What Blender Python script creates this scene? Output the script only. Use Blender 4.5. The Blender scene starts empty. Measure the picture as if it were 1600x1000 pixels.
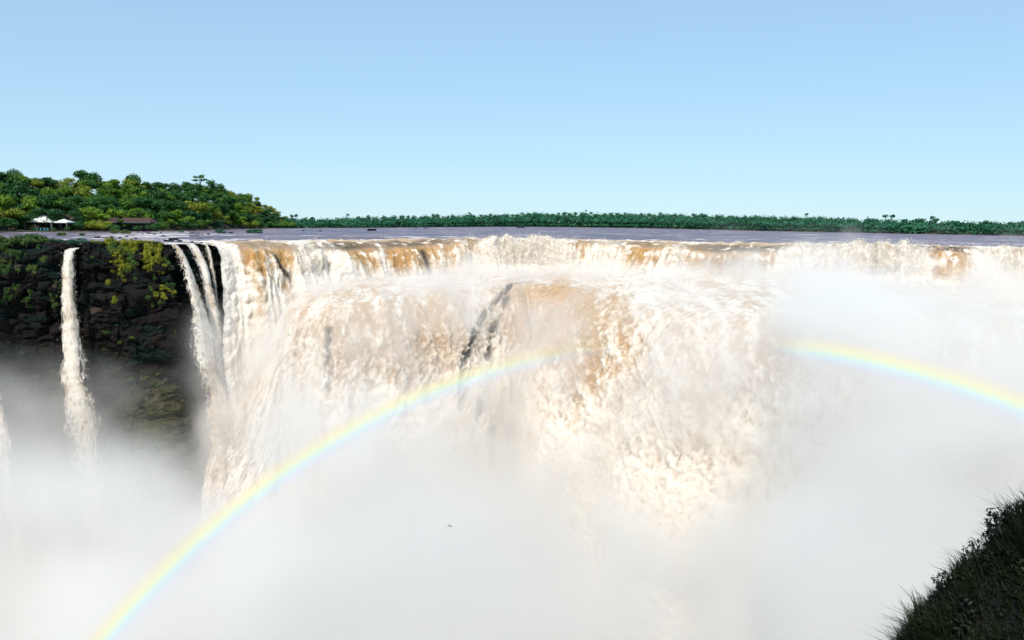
import bpy, bmesh, math, random
import numpy as np
from mathutils import Vector, Matrix

random.seed(7); rng = np.random.default_rng(7)
sc = bpy.context.scene
COL = sc.collection

# ------------------------------------------------------------------ camera
F = 1200.0                       # focal length in pixels of a 1600 px wide frame
CAM = np.array([0.0, 0.0, 5.0])
PITCH = math.atan((500 - 349) / F)
ROLL = 0.007
fw = np.array([0, math.cos(PITCH), -math.sin(PITCH)])
u0 = np.array([0, math.sin(PITCH), math.cos(PITCH)])
x0 = np.array([1.0, 0, 0])
right = math.cos(ROLL) * x0 + math.sin(ROLL) * u0
up = -math.sin(ROLL) * x0 + math.cos(ROLL) * u0
cd = bpy.data.cameras.new('camera'); cd.sensor_width = 36; cd.lens = 36 * F / 1600
cd.clip_start = 0.1; cd.clip_end = 40000
cam = bpy.data.objects.new('camera', cd); COL.objects.link(cam)
M = Matrix(((right[0], up[0], -fw[0], 0), (right[1], up[1], -fw[1], 0), (right[2], up[2], -fw[2], CAM[2]), (0, 0, 0, 1)))
cam.matrix_world = M
sc.camera = cam

# ------------------------------------------------------------------ sky and sun
AZ, EL = math.radians(16), math.radians(50)
world = bpy.data.worlds.new('World'); sc.world = world; world.use_nodes = True
wn, wl = world.node_tree.nodes, world.node_tree.links
sky = wn.new('ShaderNodeTexSky'); sky.sky_type = 'NISHITA'; sky.sun_disc = False
sky.sun_elevation = EL; sky.sun_rotation = math.pi + AZ
sky.air_density = 1.0; sky.dust_density = 0.1; sky.ozone_density = 1.5; sky.altitude = 200
bg = wn['Background']; bg.inputs['Strength'].default_value = 0.1
gm = wn.new('ShaderNodeGamma'); gm.inputs['Gamma'].default_value = 0.36
tn = wn.new('ShaderNodeMix'); tn.data_type = 'RGBA'; tn.blend_type = 'MULTIPLY'; tn.inputs[0].default_value = 1.0
tn.inputs[7].default_value = (2.68, 3.70, 4.46, 1)
wl.new(sky.outputs[0], gm.inputs['Color']); wl.new(gm.outputs[0], tn.inputs[6]); wl.new(tn.outputs[2], bg.inputs['Color'])
ld = bpy.data.lights.new('sun', 'SUN'); ld.energy = 4.0; ld.angle = math.radians(0.5); ld.color = (1.0, 0.92, 0.81)
sun = bpy.data.objects.new('sun', ld); COL.objects.link(sun)
SUNDIR = Vector((math.sin(AZ) * math.cos(EL), math.cos(AZ) * math.cos(EL), -math.sin(EL)))
sun.rotation_euler = SUNDIR.to_track_quat('-Z', 'Y').to_euler()
vs_ = sc.view_settings
vs_.view_transform = 'Standard'; vs_.look = 'None'; vs_.gamma = 1; vs_.use_curve_mapping = False
vs_.exposure = 0.11
cy = sc.cycles
cy.use_denoising = True
cy.use_adaptive_sampling = True; cy.adaptive_threshold = 0.02
cy.max_bounces = 8; cy.diffuse_bounces = 2; cy.glossy_bounces = 2; cy.transmission_bounces = 2
cy.volume_bounces = 6; cy.transparent_max_bounces = 8

# ------------------------------------------------------------------ helpers
def ray(px, py):
    px = np.asarray(px, float); py = np.asarray(py, float)
    d = (px - 800)[..., None] * right + (500 - py)[..., None] * up + F * fw
    return d / d[..., 1:2]                     # scaled so that Y = 1
def at(px, py, D):                             # point seen at a pixel, D metres ahead
    return CAM + ray(px, py) * np.asarray(D, float)[..., None]
def hor(px): return 349 + 0.007 * (np.asarray(px, float) - 800)

def _h(ix, iy, iz, seed):
    h = (ix * 374761393 + iy * 668265263 + iz * 2147483647 + seed * 974634599) & 0xFFFFFFFF
    h = ((h ^ (h >> 13)) * 1274126177) & 0xFFFFFFFF
    h = ((h ^ (h >> 16)) * 2246822519) & 0xFFFFFFFF
    return h ^ (h >> 15)
_G = np.array([[1,1,0],[-1,1,0],[1,-1,0],[-1,-1,0],[1,0,1],[-1,0,1],[1,0,-1],[-1,0,-1],[0,1,1],[0,-1,1],[0,1,-1],[0,-1,-1]], np.float32)
def noise(x, y, z=0.0, seed=0):
    x, y, z = np.broadcast_arrays(np.asarray(x, float), np.asarray(y, float), np.asarray(z, float))
    fx, fy, fz = np.floor(x), np.floor(y), np.floor(z)
    ix, iy, iz = fx.astype(np.int64), fy.astype(np.int64), fz.astype(np.int64)
    x, y, z = (x - fx).astype(np.float32), (y - fy).astype(np.float32), (z - fz).astype(np.float32)
    sx, sy, sz = [t * t * t * (t * (t * 6 - 15) + 10) for t in (x, y, z)]
    r = 0
    for a in (0, 1):
        for b in (0, 1):
            for c in (0, 1):
                g = _G[_h(ix + a, iy + b, iz + c, seed) % 12]
                w = (sx if a else 1 - sx) * (sy if b else 1 - sy) * (sz if c else 1 - sz)
                r = r + w * (g[..., 0] * (x - a) + g[..., 1] * (y - b) + g[..., 2] * (z - c))
    return r
def fbm(x, y, z=0.0, oct=4, seed=0, gain=0.5, lac=2.03, bil=False):
    r = 0; a = 1.0; t = 0; f = 1.0
    for o in range(oct):
        n = noise(np.asarray(x) * f + 7.3 * o, np.asarray(y) * f + 3.1 * o, np.asarray(z) * f, seed + o)
        if bil: n = np.abs(n) * 2 - 0.4
        r = r + a * n; t += a; a *= gain; f *= lac
    return r / t * 1.6
def cell(a, b, seed=0):                        # 0..1 per integer cell
    return (_h(np.floor(a).astype(np.int64), np.floor(b).astype(np.int64), np.zeros(np.shape(a), np.int64), seed) % 10007) / 10007.0
def sstep(e0, e1, x):
    t = np.clip((np.asarray(x, float) - e0) / (e1 - e0), 0, 1); return t * t * (3 - 2 * t)
def curve(pts):                                # smooth 1-D interpolation through (x, y) pairs
    p = np.array(pts, float)
    xs = np.linspace(p[0, 0], p[-1, 0], 2000); ys = np.interp(xs, p[:, 0], p[:, 1])
    k = np.hanning(61); k /= k.sum()
    ys = np.convolve(np.pad(ys, 30, mode='edge'), k, 'valid')
    return lambda x: np.interp(x, xs, ys)

def mesh_np(name, V, Fc, mat=None, smooth=True, attrs=None):
    me = bpy.data.meshes.new(name)
    V = np.asarray(V, np.float32); Fc = np.asarray(Fc, np.int32)
    n, k = Fc.shape
    me.vertices.add(len(V)); me.vertices.foreach_set('co', V.ravel())
    me.loops.add(n * k); me.loops.foreach_set('vertex_index', Fc.ravel())
    me.polygons.add(n); me.polygons.foreach_set('loop_start', np.arange(0, n * k, k, dtype=np.int32))
    me.polygons.foreach_set('use_smooth', np.full(n, smooth, bool))
    for an, av in (attrs or {}).items():
        a = me.attributes.new(an, 'FLOAT', 'POINT'); a.data.foreach_set('value', np.asarray(av, np.float32).ravel())
    me.update(calc_edges=True); me.validate()
    if mat: me.materials.append(mat)
    return me
def grid_faces(nu, nv):
    i = np.arange(nu * nv).reshape(nu, nv)
    return np.stack([i[:-1, :-1], i[1:, :-1], i[1:, 1:], i[:-1, 1:]], -1).reshape(-1, 4)
def link(name, me, parent=None):
    o = bpy.data.objects.new(name, me); COL.objects.link(o)
    if parent: o.parent = parent
    return o
def tag(o, label=None, cat=None, group=None, kind=None):
    if label: o['label'] = label
    if cat: o['category'] = cat
    if group: o['group'] = group
    if kind: o['kind'] = kind
    return o
def empty(name, loc, rz=0.0, s=1.0):
    o = bpy.data.objects.new(name, None); COL.objects.link(o)
    o.location = loc; o.rotation_euler = (0, 0, rz); o.scale = (s, s, s); return o
def boxes(lst):                                # list of (centre, size) -> V, F
    V = []; Fc = []
    for c, s in lst:
        b = len(V)
        for dx in (-.5, .5):
            for dy in (-.5, .5):
                for dz in (-.5, .5): V.append((c[0] + dx * s[0], c[1] + dy * s[1], c[2] + dz * s[2]))
        for q in ((0,1,3,2),(4,6,7,5),(0,4,5,1),(2,3,7,6),(0,2,6,4),(1,5,7,3)): Fc.append([b + t for t in q])
    return np.array(V), np.array(Fc)

# ------------------------------------------------------------------ materials
class NT:
    def __init__(s, name):
        s.m = bpy.data.materials.new(name); s.m.use_nodes = True
        s.n = s.m.node_tree.nodes; s.l = s.m.node_tree.links
        s.b = s.n['Principled BSDF']; s.out = s.n['Material Output']
    def add(s, t, **kw):
        n = s.n.new(t)
        for k, v in kw.items(): setattr(n, k, v)
        return n
    def link(s, a, b): s.l.new(a, b)
    def attr(s, name):
        n = s.add('ShaderNodeAttribute'); n.attribute_name = name; return n.outputs['Fac']
    def noise(s, scale, detail=4, rough=0.55, vec=None, dist=0.0):
        n = s.add('ShaderNodeTexNoise'); n.inputs['Scale'].default_value = scale; n.inputs['Detail'].default_value = detail
        n.inputs['Roughness'].default_value = rough; n.inputs['Distortion'].default_value = dist
        if vec is None: vec = s.pos()
        s.link(vec, n.inputs['Vector']); return n.outputs['Fac']
    def pos(s, scale=None):
        g = s.add('ShaderNodeNewGeometry').outputs['Position']
        if scale is None: return g
        v = s.add('ShaderNodeVectorMath', operation='MULTIPLY'); v.inputs[1].default_value = scale
        s.link(g, v.inputs[0]); return v.outputs[0]
    def obj(s): return s.add('ShaderNodeTexCoord').outputs['Object']
    def math(s, op, a, b=None, c=None):
        n = s.add('ShaderNodeMath', operation=op)
        for i, v in enumerate((a, b, c)):
            if v is None: continue
            if isinstance(v, (int, float)): n.inputs[i].default_value = v
            else: s.link(v, n.inputs[i])
        return n.outputs[0]
    def ramp(s, fac, stops, interp='LINEAR'):
        n = s.add('ShaderNodeValToRGB'); n.color_ramp.interpolation = interp
        e = n.color_ramp.elements
        while len(e) < len(stops): e.new(0.5)
        for el, (p, c) in zip(e, stops):
            el.position = p; el.color = (c[0], c[1], c[2], 1) if not isinstance(c, (int, float)) else (c, c, c, 1)
        s.link(fac, n.inputs['Fac']); return n.outputs['Color']
    def mix(s, fac, a, b):
        n = s.add('ShaderNodeMix', data_type='RGBA')
        for v, i in ((fac, 0), (a, 6), (b, 7)):
            if isinstance(v, (int, float)): n.inputs[i].default_value = v
            elif isinstance(v, tuple): n.inputs[i].default_value = (*v, 1)
            else: s.link(v, n.inputs[i])
        return n.outputs[2]
    def bump(s, h, dist=0.1, strength=1.0):
        n = s.add('ShaderNodeBump'); n.inputs['Distance'].default_value = dist; n.inputs['Strength'].default_value = strength
        s.link(h, n.inputs['Height']); s.link(n.outputs[0], s.b.inputs['Normal'])
    def set(s, **kw):
        for k, v in kw.items():
            k = k.replace('_', ' ')
            if isinstance(v, tuple): s.b.inputs[k].default_value = (*v, 1)
            elif isinstance(v, (int, float)): s.b.inputs[k].default_value = v
            else: s.link(v, s.b.inputs[k])
        return s

def mat_water(cover=False):                               # falling muddy water: foam / ochre / dark attributes on the mesh
    t = NT('falling_water' if not cover else 'thin_falling_water')
    foam, och, dark = t.attr('foam'), t.attr('ochre'), t.attr('dark')
    n1 = t.noise(0.6, 8, 0.64, t.pos((1, 1, 0.40)), 0.5)
    n2 = t.noise(2.2, 4, 0.6, t.pos((1, 1, 0.5)), 0.3)
    f = t.math('ADD', foam, t.math('MULTIPLY', t.math('SUBTRACT', n1, 0.5), 1.3))
    f = t.math('ADD', f, t.math('MULTIPLY', t.math('SUBTRACT', n2, 0.5), 0.55))
    tan = t.mix(och, (0.56, 0.43, 0.31), (0.50, 0.28, 0.09))
    tan = t.mix(t.math('MULTIPLY', t.math('SUBTRACT', 0.60, n1), t.math('ADD', 0.8, t.math('MULTIPLY', och, 1.6))), tan, (0.25, 0.15, 0.06))
    col = t.mix(t.ramp(f, [(0.28, 0), (0.72, 1)]), tan, (0.76, 0.69, 0.60))
    col = t.mix(t.math('MINIMUM', t.math('MULTIPLY', dark, 1.5), 1.0), col, t.mix(n1, (0.028, 0.020, 0.010), (0.10, 0.068, 0.032)))
    col = t.mix(t.math('MAXIMUM', t.math('MULTIPLY', t.math('SUBTRACT', dark, 0.62), 3.0), 0.0), col, (0.022, 0.020, 0.014))
    t.set(Base_Color=col, Roughness=0.55, Specular_IOR_Level=0.25)
    t.bump(t.math('ADD', n1, t.math('MULTIPLY', n2, 0.3)), 0.4, 0.5)
    t.set(Subsurface_Weight=0.9 if not cover else 0.3, Subsurface_Scale=1.5); t.b.inputs['Subsurface Radius'].default_value = (1.0, 0.8, 0.6)
    if cover:
        nv = t.noise(1.6, 6, 0.7, t.pos((1, 1, 0.30)), 0.8)
        c = t.math('ADD', t.attr('cover'), t.math('MULTIPLY', t.math('SUBTRACT', nv, 0.5), 3.0))
        tr = t.add('ShaderNodeBsdfTransparent'); mx_ = t.add('ShaderNodeMixShader')
        t.link(t.ramp(c, [(0.25, 0), (0.80, 1)]), mx_.inputs[0]); t.link(tr.outputs[0], mx_.inputs[1]); t.link(t.b.outputs[0], mx_.inputs[2]); t.link(mx_.outputs[0], t.out.inputs['Surface'])
    return t.m
def mat_river():
    t = NT('river_water')
    n = t.noise(0.05, 6, 0.62, t.pos((0.8, 0.45, 1)), 1.0)
    fine = t.noise(0.16, 6, 0.7, t.pos((0.8, 0.5, 1)), 0.6)
    foam = t.attr('foam')
    f = t.math('ADD', foam, t.math('MULTIPLY', t.math('SUBTRACT', fine, 0.5), 1.6))
    f = t.math('ADD', f, t.math('MULTIPLY', t.math('SUBTRACT', n, 0.5), 0.9))
    col = t.mix(t.ramp(n, [(0.35, 0), (0.65, 1)]), (0.070, 0.046, 0.078), (0.23, 0.135, 0.150))
    col = t.mix(t.ramp(f, [(0.43, 0), (0.62, 1)]), col, (0.72, 0.62, 0.58))
    t.set(Base_Color=col, Roughness=0.35, Specular_IOR_Level=0.24)
    t.b.inputs['Specular Tint'].default_value = (0.72, 0.66, 1.0, 1)
    t.bump(t.math('ADD', t.math('MULTIPLY', n, 3.0), fine), 0.9, 0.7)
    return t.m
def mat_rock(name, a, b, c, moss, grown=False):
    t = NT(name)
    n = t.noise(0.35, 8, 0.65); n2 = t.noise(0.12, 4, 0.5, t.pos((1, 1, 2.5))); n3 = t.noise(2.0, 5, 0.7)
    col = t.mix(t.ramp(n, [(0.35, 0), (0.68, 1)]), a, b)
    col = t.mix(t.ramp(n3, [(0.62, 0), (0.78, 1)]), col, c)
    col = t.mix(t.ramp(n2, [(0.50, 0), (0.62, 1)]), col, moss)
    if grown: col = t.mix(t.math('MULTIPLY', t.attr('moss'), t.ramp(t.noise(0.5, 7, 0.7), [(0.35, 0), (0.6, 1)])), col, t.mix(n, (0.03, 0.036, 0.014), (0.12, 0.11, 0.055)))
    t.set(Base_Color=col, Roughness=0.7, Specular_IOR_Level=0.2)
    t.bump(t.math('ADD', n, t.math('MULTIPLY', n3, 0.5)), 0.9, 1.0)
    return t.m
def mat_leaf(name, a, b, c=None, far=False):
    t = NT(name)
    r = t.add('ShaderNodeObjectInfo').outputs['Random']
    n = t.noise(0.5, 3, 0.6)
    v = t.math('ADD', t.math('MULTIPLY', r, 0.45), t.math('MULTIPLY', n, 0.7)) if not far else t.math('MULTIPLY', t.math('ADD', n, t.noise(0.07, 3, 0.5)), 0.55)
    col = t.ramp(v, [(0.2, a), (0.55, b), (0.95, c or b)])
    t.set(Base_Color=col, Roughness=0.6, Specular_IOR_Level=0.25)
    return t.m
def mat_plain(name, colr, rough=0.6, var=0.25, scale=2.0):
    t = NT(name)
    n = t.noise(scale, 5, 0.6)
    col = t.mix(n, tuple(c * (1 - var) for c in colr), tuple(min(1, c * (1 + var)) for c in colr))
    t.set(Base_Color=col, Roughness=rough, Specular_IOR_Level=0.3); t.bump(n, 0.02, 0.4)
    return t.m
M_WATER = mat_water(); M_STREAM = mat_water(True); M_RIVER = mat_river()
M_ROCK = mat_rock('wet_basalt', (0.003, 0.003, 0.003), (0.014, 0.010, 0.008), (0.032, 0.022, 0.018), (0.003, 0.014, 0.011), True)  # moss colour also has the teal cast of the shadows painted in
M_BLOCK = mat_rock('weathered_basalt', (0.006, 0.005, 0.0045), (0.020, 0.014, 0.011), (0.06, 0.045, 0.035), (0.010, 0.016, 0.006))
M_PALE = mat_rock('pale_basalt', (0.04, 0.03, 0.025), (0.14, 0.10, 0.08), (0.30, 0.25, 0.21), (0.05, 0.05, 0.03))
M_SOIL = mat_plain('forest_soil', (0.05, 0.05, 0.025), 0.9, 0.4, 0.6)
M_LEAF = [mat_leaf('leaf_dark_green', (0.006, 0.040, 0.012), (0.022, 0.090, 0.016), (0.05, 0.14, 0.016)),
          mat_leaf('leaf_mid_green', (0.020, 0.075, 0.008), (0.08, 0.17, 0.010), (0.16, 0.25, 0.012)),
          mat_leaf('leaf_yellow_green', (0.06, 0.11, 0.010), (0.16, 0.21, 0.014), (0.25, 0.28, 0.02))]
M_FARLEAF = mat_leaf('leaf_far_teal_green', (0.005, 0.050, 0.030), (0.016, 0.105, 0.050), (0.06, 0.19, 0.07), True)
M_SHRUB = [mat_leaf('shrub_green', (0.020, 0.060, 0.014), (0.05, 0.10, 0.018), (0.08, 0.12, 0.02)),
           mat_leaf('shrub_yellow_green', (0.10, 0.13, 0.008), (0.20, 0.21, 0.012), (0.26, 0.25, 0.02)),
           mat_leaf('shrub_teal_green', (0.016, 0.075, 0.045), (0.035, 0.12, 0.065)),
           mat_leaf('shrub_olive', (0.05, 0.06, 0.02), (0.10, 0.10, 0.035), (0.14, 0.13, 0.05))]
M_BARK = mat_plain('bark', (0.07, 0.055, 0.04), 0.9, 0.4, 3.0)
M_FG = mat_leaf('shade_painted_hill_grass', (0.003, 0.006, 0.006), (0.008, 0.014, 0.008), (0.030, 0.038, 0.010))  # near-black: the shaded side of the hill is painted into the leaf colour
M_FGSOIL = mat_plain('shade_painted_hill_soil', (0.004, 0.006, 0.006), 0.9, 0.4, 3.0)  # soil darkened likewise, the hill's shade put into its colour

# ------------------------------------------------------------------ the edges of the falls (plan distance and height against bearing)
lipD = curve([(-400, 135), (-200, 150), (0, 160), (262, 166), (285, 172), (330, 177), (450, 191), (560, 206), (700, 226), (800, 235),
              (950, 228), (1100, 206), (1250, 196), (1400, 190), (1600, 180), (1900, 160)])
lipY = curve([(-400, 390), (0, 385), (262, 381), (330, 383), (420, 381), (480, 386), (560, 384), (640, 380), (700, 376), (770, 373), (850, 376),
              (920, 377), (1000, 380), (1060, 384), (1130, 389), (1200, 388), (1260, 384), (1340, 383), (1420, 385), (1480, 389), (1560, 391), (1900, 400)])
baseZ = curve([(-400, -85), (262, -85), (330, -45), (380, -30), (430, -15), (480, -10.5), (600, -9.6), (800, -9.4), (1000, -9), (1200, -7.6), (1400, -8.5), (1600, -9.5), (1900, -9)])
lip2D = curve([(300, 166), (400, 170), (450, 171), (560, 168), (650, 176), (750, 192), (830, 200), (900, 192), (1000, 170), (1100, 152), (1200, 140), (1300, 146), (1400, 150), (1600, 140), (1900, 125)])
lip2Z = curve([(300, -48), (380, -32), (440, -17), (480, -13.5), (560, -12.4), (700, -11.6), (830, -10.4), (900, -10.8), (1000, -11.8), (1100, -12), (1200, -11.6), (1400, -12), (1900, -12)])
def plan(px, D): return at(px, hor(px), D)[..., :2]
_tab = np.linspace(-400, 1900, 4601)
_lip = at(_tab, lipY(_tab) + 2.4 * fbm(_tab * .022, 0 * _tab, 0, 4, 301) * (_tab > 280), lipD(_tab) + 2.6 * fbm(_tab * .018, 0 * _tab + 4, 0, 3, 302) * (_tab > 280))
def smooth_dir(P, w):
    k = np.hanning(w); k /= k.sum()
    Q = np.stack([np.convolve(np.pad(P[:, i], w // 2, mode='edge'), k, 'valid')[:len(P)] for i in (0, 1)], 1)
    T = np.gradient(Q, axis=0); T /= np.linalg.norm(T, axis=1)[:, None]
    return np.stack([T[:, 1], -T[:, 0]], 1)    # points into the gorge, away from the river
_nrm = smooth_dir(_lip[:, :2], 201)
_arc = np.concatenate([[0], np.cumsum(np.linalg.norm(np.diff(_lip[:, :2], axis=0), axis=1))])
def lip(px): return np.stack([np.interp(px, _tab, _lip[:, i]) for i in range(3)], -1)
def lnrm(px): return np.stack([np.interp(px, _tab, _nrm[:, i]) for i in range(2)], -1)
def larc(px): return np.interp(px, _tab, _arc)
def px_of_arc(a): return np.interp(a, _arc, _tab)
def band(px, lst):                             # soft windows along the lip: (centre, half width, amount)
    r = 0
    for c, w, a in lst: r = r + a * np.exp(-((px - c) / w) ** 2)
    return r

# ------------------------------------------------------------------ falling sheets of water
def fall_sheet(px0, px1, zend, res=0.3, upstream=14.0, v0=4.2, rough=1.0, edge=0.0, seed=1, foamf=None, ochref=None, darkf=None, out=0.0, widen=0.0, zstart=None, bulgef=None, hug=0.0, drift=0.0):
    a0, a1 = larc(px0), larc(px1)
    nu = max(8, int((a1 - a0) / res))
    a = np.linspace(a0, a1, nu); px = px_of_arc(a)
    L = lip(px); N = lnrm(px)
    ze = zend(px) if callable(zend) else np.full(nu, float(zend))
    maxdrop = (L[:, 2] - ze).max()
    s_up = np.linspace(-upstream, 0, max(2, int(upstream / 0.5)))[:-1]
    nd = int(maxdrop / res * 1.15) + 6
    f = np.linspace(0, 1, nd) ** 1.25
    nv = len(s_up) + nd
    H = np.zeros((nu, nv)); Z = np.zeros((nu, nv)); V = np.zeros((nu, nv))
    w = (s_up + upstream) / max(upstream, 1e-6)
    H[:, :len(s_up)] = s_up
    Z[:, :len(s_up)] = 0.02 + (L[:, 2:3] - 0.02) * (w ** 2)[None]
    A = np.repeat(a[:, None], nv, 1)
    ve = v0 * (1 + 0.35 * fbm(a * 0.09, 0 * a + seed, 0, 3, seed)) + 0.8 * fbm(a * 0.5, 0 * a, 0.5, 2, seed + 3)
    ve = np.clip(ve, 1.2, None)
    drop = f[None] * (L[:, 2] - ze)[:, None]
    T = np.sqrt(2 * drop / 9.81)
    H[:, len(s_up):] = ve[:, None] * T
    Z[:, len(s_up):] = L[:, 2:3] - drop
    D = np.concatenate([np.zeros((nu, len(s_up))), drop], 1)
    # surface relief: fluted near the crest, billowing further down
    Wp = fbm(A * 0.12, D * 0.05, 0, 3, seed + 20) * 2.0
    flute = fbm(A * 0.55 + Wp, D * 0.10 + H * 0.03, 0, 4, seed + 5)
    bil = fbm(A * 0.22 + Wp, D * 0.16, 1.7, 5, seed + 9, gain=0.55, bil=True)
    k = sstep(0.3, 6, D)
    d = rough * (flute * (0.25 + 0.8 * sstep(0, 3, D)) * (1 - 0.5 * k) + 0.7 * bil * k + 0.28 * fbm(A * 1.1, D * .55, .4, 3, seed + 12, bil=True) * k)
    rip = rough * 0.85 * fbm(A * 0.22, H * 0.30, 2.2, 5, seed + 30, gain=.6) * (D <= 0.01) * sstep(-upstream, -upstream + 3, H)
    if bulgef is not None:
        b = bulgef(np.repeat(px[:, None], nv, 1), D, H); d = d + b * 1.0; Z = Z + b * 0.8
    Hx = H + d * (D > 0) + out
    Z = Z + rip + 0.35 * d * (D > 0)
    lat = np.linspace(-1, 1, nu)[:, None] * widen * sstep(0, 40, D) if widen else 0
    Tg = np.stack([-N[:, 1], N[:, 0]], 1)
    if hug: lat = -hug * np.minimum(D, 24) * np.exp(-(A - a0) / 7.0)
    if drift: lat = lat + drift * sstep(8, 70, D)
    if edge:                                   # ragged sides
        e = np.linspace(-1, 1, nu)[:, None]
        sd = np.sign(e) * np.ones_like(D)
        lat = lat + e ** 3 * edge * (fbm(D * 0.12 + 5 * sd, sd * 3.3, 0, 4, seed + 40)) * (0.3 + sstep(0, 25, D)) + edge * .5 * fbm(D * .06, 0 * D, 0, 2, seed + 42) * sstep(0, 20, D)
        Hx = Hx - (np.abs(e) ** 3) * 0.8
    P = np.zeros((nu, nv, 3))
    P[..., :2] = L[:, None, :2] + N[:, None] * Hx[..., None] + (Tg[:, None] * np.asarray(lat)[..., None] if np.ndim(lat) else 0)
    P[..., 2] = Z
    PX = np.repeat(px[:, None], nv, 1)
    fo = foamf(PX, D, H, flute, bil) if foamf else 0.7 + 0 * D
    oc = ochref(PX, D) if ochref else 0 * D
    dk = darkf(PX, D, H) if darkf else 0 * D
    cov = (1.05 - 0.22 * sstep(12, 50, D) - np.abs(np.linspace(-1, 1, nu)[:, None]) ** 2 * 0.9 + 0.25 * fbm(A * 1.5, D * .12, 0, 3, seed + 50)) * np.ones_like(D)
    if not edge: cov = np.clip((A - a0) / 3.0, 0, 1) + .2
    return P.reshape(-1, 3), grid_faces(nu, nv)[:, ::-1], dict(foam=fo, ochre=oc, dark=np.clip(dk, 0, 1), cover=cov)

def water_thing(name, label, P, Fc, at_, part='water_sheet', mat=None):
    root = empty(name, tuple(np.mean(P, 0)))
    me = mesh_np(part, P - np.mean(P, 0), Fc, mat or M_WATER, True, at_)
    link(part, me, root); tag(root, label, 'waterfall'); return root

OCHRE = [(385, 22, .9), (432, 14, .8), (555, 22, 1), (612, 20, .9), (648, 25, .8), (700, 25, .5), (1010, 22, 1), (1090, 40, .35), (1150, 40, .4), (1200, 14, .9), (1475, 28, 1.1), (905, 14, .5)]
WHITE = [(350, 18, .6), (480, 30, .55), (520, 12, .3), (590, 8, .3), (800, 60, .6), (860, 40, .5), (950, 30, .4), (1060, 22, .35), (1260, 45, .4), (1340, 60, .45), (1420, 40, .6), (1560, 50, .5)]
def up_foam(px, D, H, fl, bl):
    b = 0.46 + band(px, WHITE) - 0.30 * band(px, OCHRE)
    f = b + 0.45 * fl + 0.25 * bl + 0.35 * sstep(3, 9, D)
    crest = sstep(-9, -0.5, H) * (1 - sstep(0.5, 2.5, D))
    f = f - 0.40 * crest * (1 - 0.8 * np.clip(band(px, WHITE), 0, 1))
    lump = np.clip(fbm(px * .055, H * .25 + D * .3, 0, 4, 401) - .12, 0, 1) * 2.2 * (1 - sstep(2, 5, D))
    return np.where(D <= 0.01, f - 0.25 * (1 - sstep(-6, 0, H)), f) + lump
def up_ochre(px, D): return np.clip(band(px, OCHRE) * sstep(0.5, 2.0, D) + 0.25, 0, 1)
def up_dark(px, D, H):
    s = 0.75 * np.exp(-((px - 647 - 0.6 * D) / 5) ** 2) * sstep(1, 2.5, D) + 0.8 * np.exp(-((px - 412 - 2.2 * D) / 4) ** 2) * sstep(1.0, 3, D) * (1 - sstep(7, 10, D))
    c = 0.58 * sstep(-9, -3, H) * (1 - sstep(0.3, 1.6, D)) * np.clip(0.55 + band(px, [(520, 45, .6), (1160, 60, .7), (1300, 60, .3), (1460, 50, .9), (640, 60, .4), (960, 60, .2)]) - band(px, WHITE), 0, 1)
    b = 0.35 * np.exp(-((px - 1150) / 40) ** 2) * sstep(1, 3, D)
    lump = np.clip(fbm(px * .055, H * .25 + D * .3, 0, 4, 401) - .12, 0, 1) * 4
    return s + c * np.clip(1 - lump, 0, 1) + b
def up_bulge(px, D, H):
    n = np.clip(fbm(px * 0.035, D * 0.25, H * 0.1, 3, 77) + 0.3, 0, .55)
    return n * band(px, [(485, 18, 3.4), (810, 55, 3.0), (1400, 60, 2.9), (1330, 40, 1.4), (1570, 30, 2.0), (1255, 25, 1.4), (1060, 20, 1.4), (720, 25, 1.0), (860, 30, 1.0)]) * sstep(-3, 1.0, H) * (1 - 0.6 * sstep(3, 8, D))
P, Fc, A_ = fall_sheet(334, 1880, lambda px: baseZ(px) - 4, 0.3, 14, 4.6, 1.0, seed=11, foamf=up_foam, ochref=up_ochre, darkf=up_dark, bulgef=up_bulge, hug=0.2)
water_thing('upper_cascade', 'wide brown and white upper step of the horseshoe waterfall below the river', P, Fc, A_)
UPPER = P

def mat_foam():
    t = NT('spray_foam'); n = t.noise(1.0, 4)
    c = t.mix(n, (0.78, 0.71, 0.63), (0.92, 0.87, 0.80)); t.set(Base_Color=c, Roughness=.8, Specular_IOR_Level=.2)
    tl = t.add('ShaderNodeBsdfTranslucent'); t.link(c, tl.inputs[0]); m = t.add('ShaderNodeMixShader'); m.inputs[0].default_value = .5
    t.link(t.b.outputs[0], m.inputs[1]); t.link(tl.outputs[0], m.inputs[2]); t.link(m.outputs[0], t.out.inputs['Surface']); return t.m
M_FOAM = mat_foam()
def flecks(src, n, size, spread, seed, wt=None):
    r = np.random.default_rng(seed)
    i = r.choice(len(src), n, p=None if wt is None else wt / wt.sum())
    C = src[i] + np.abs(r.exponential(spread, (n, 1))) * (np.array([0, -.75, .55]) + r.normal(size=(n, 3)) * .35) + r.normal(size=(n, 3)) * .15
    a = r.normal(size=(n, 3)); a /= np.linalg.norm(a, axis=1)[:, None]; b = np.cross(a, r.normal(size=(n, 3))); b /= np.linalg.norm(b, axis=1)[:, None]
    c = np.cross(a, b); s_ = (size * r.uniform(.4, 1.4, n))[:, None]
    V = np.stack([C + a * s_, C - a * s_ * .5 + b * s_ * .8, C - a * s_ * .5 - b * s_ * .8, C + c * s_ * .6], 1).reshape(-1, 3)
    k = np.arange(n)[:, None] * 4
    return V, np.concatenate([k + [0, 1, 2], k + [0, 3, 1], k + [1, 3, 2], k + [2, 3, 0]])
UPROOT = bpy.data.objects['upper_cascade']
_pxU = 800 + UPPER[:, 0] / UPPER[:, 1] * F
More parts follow.
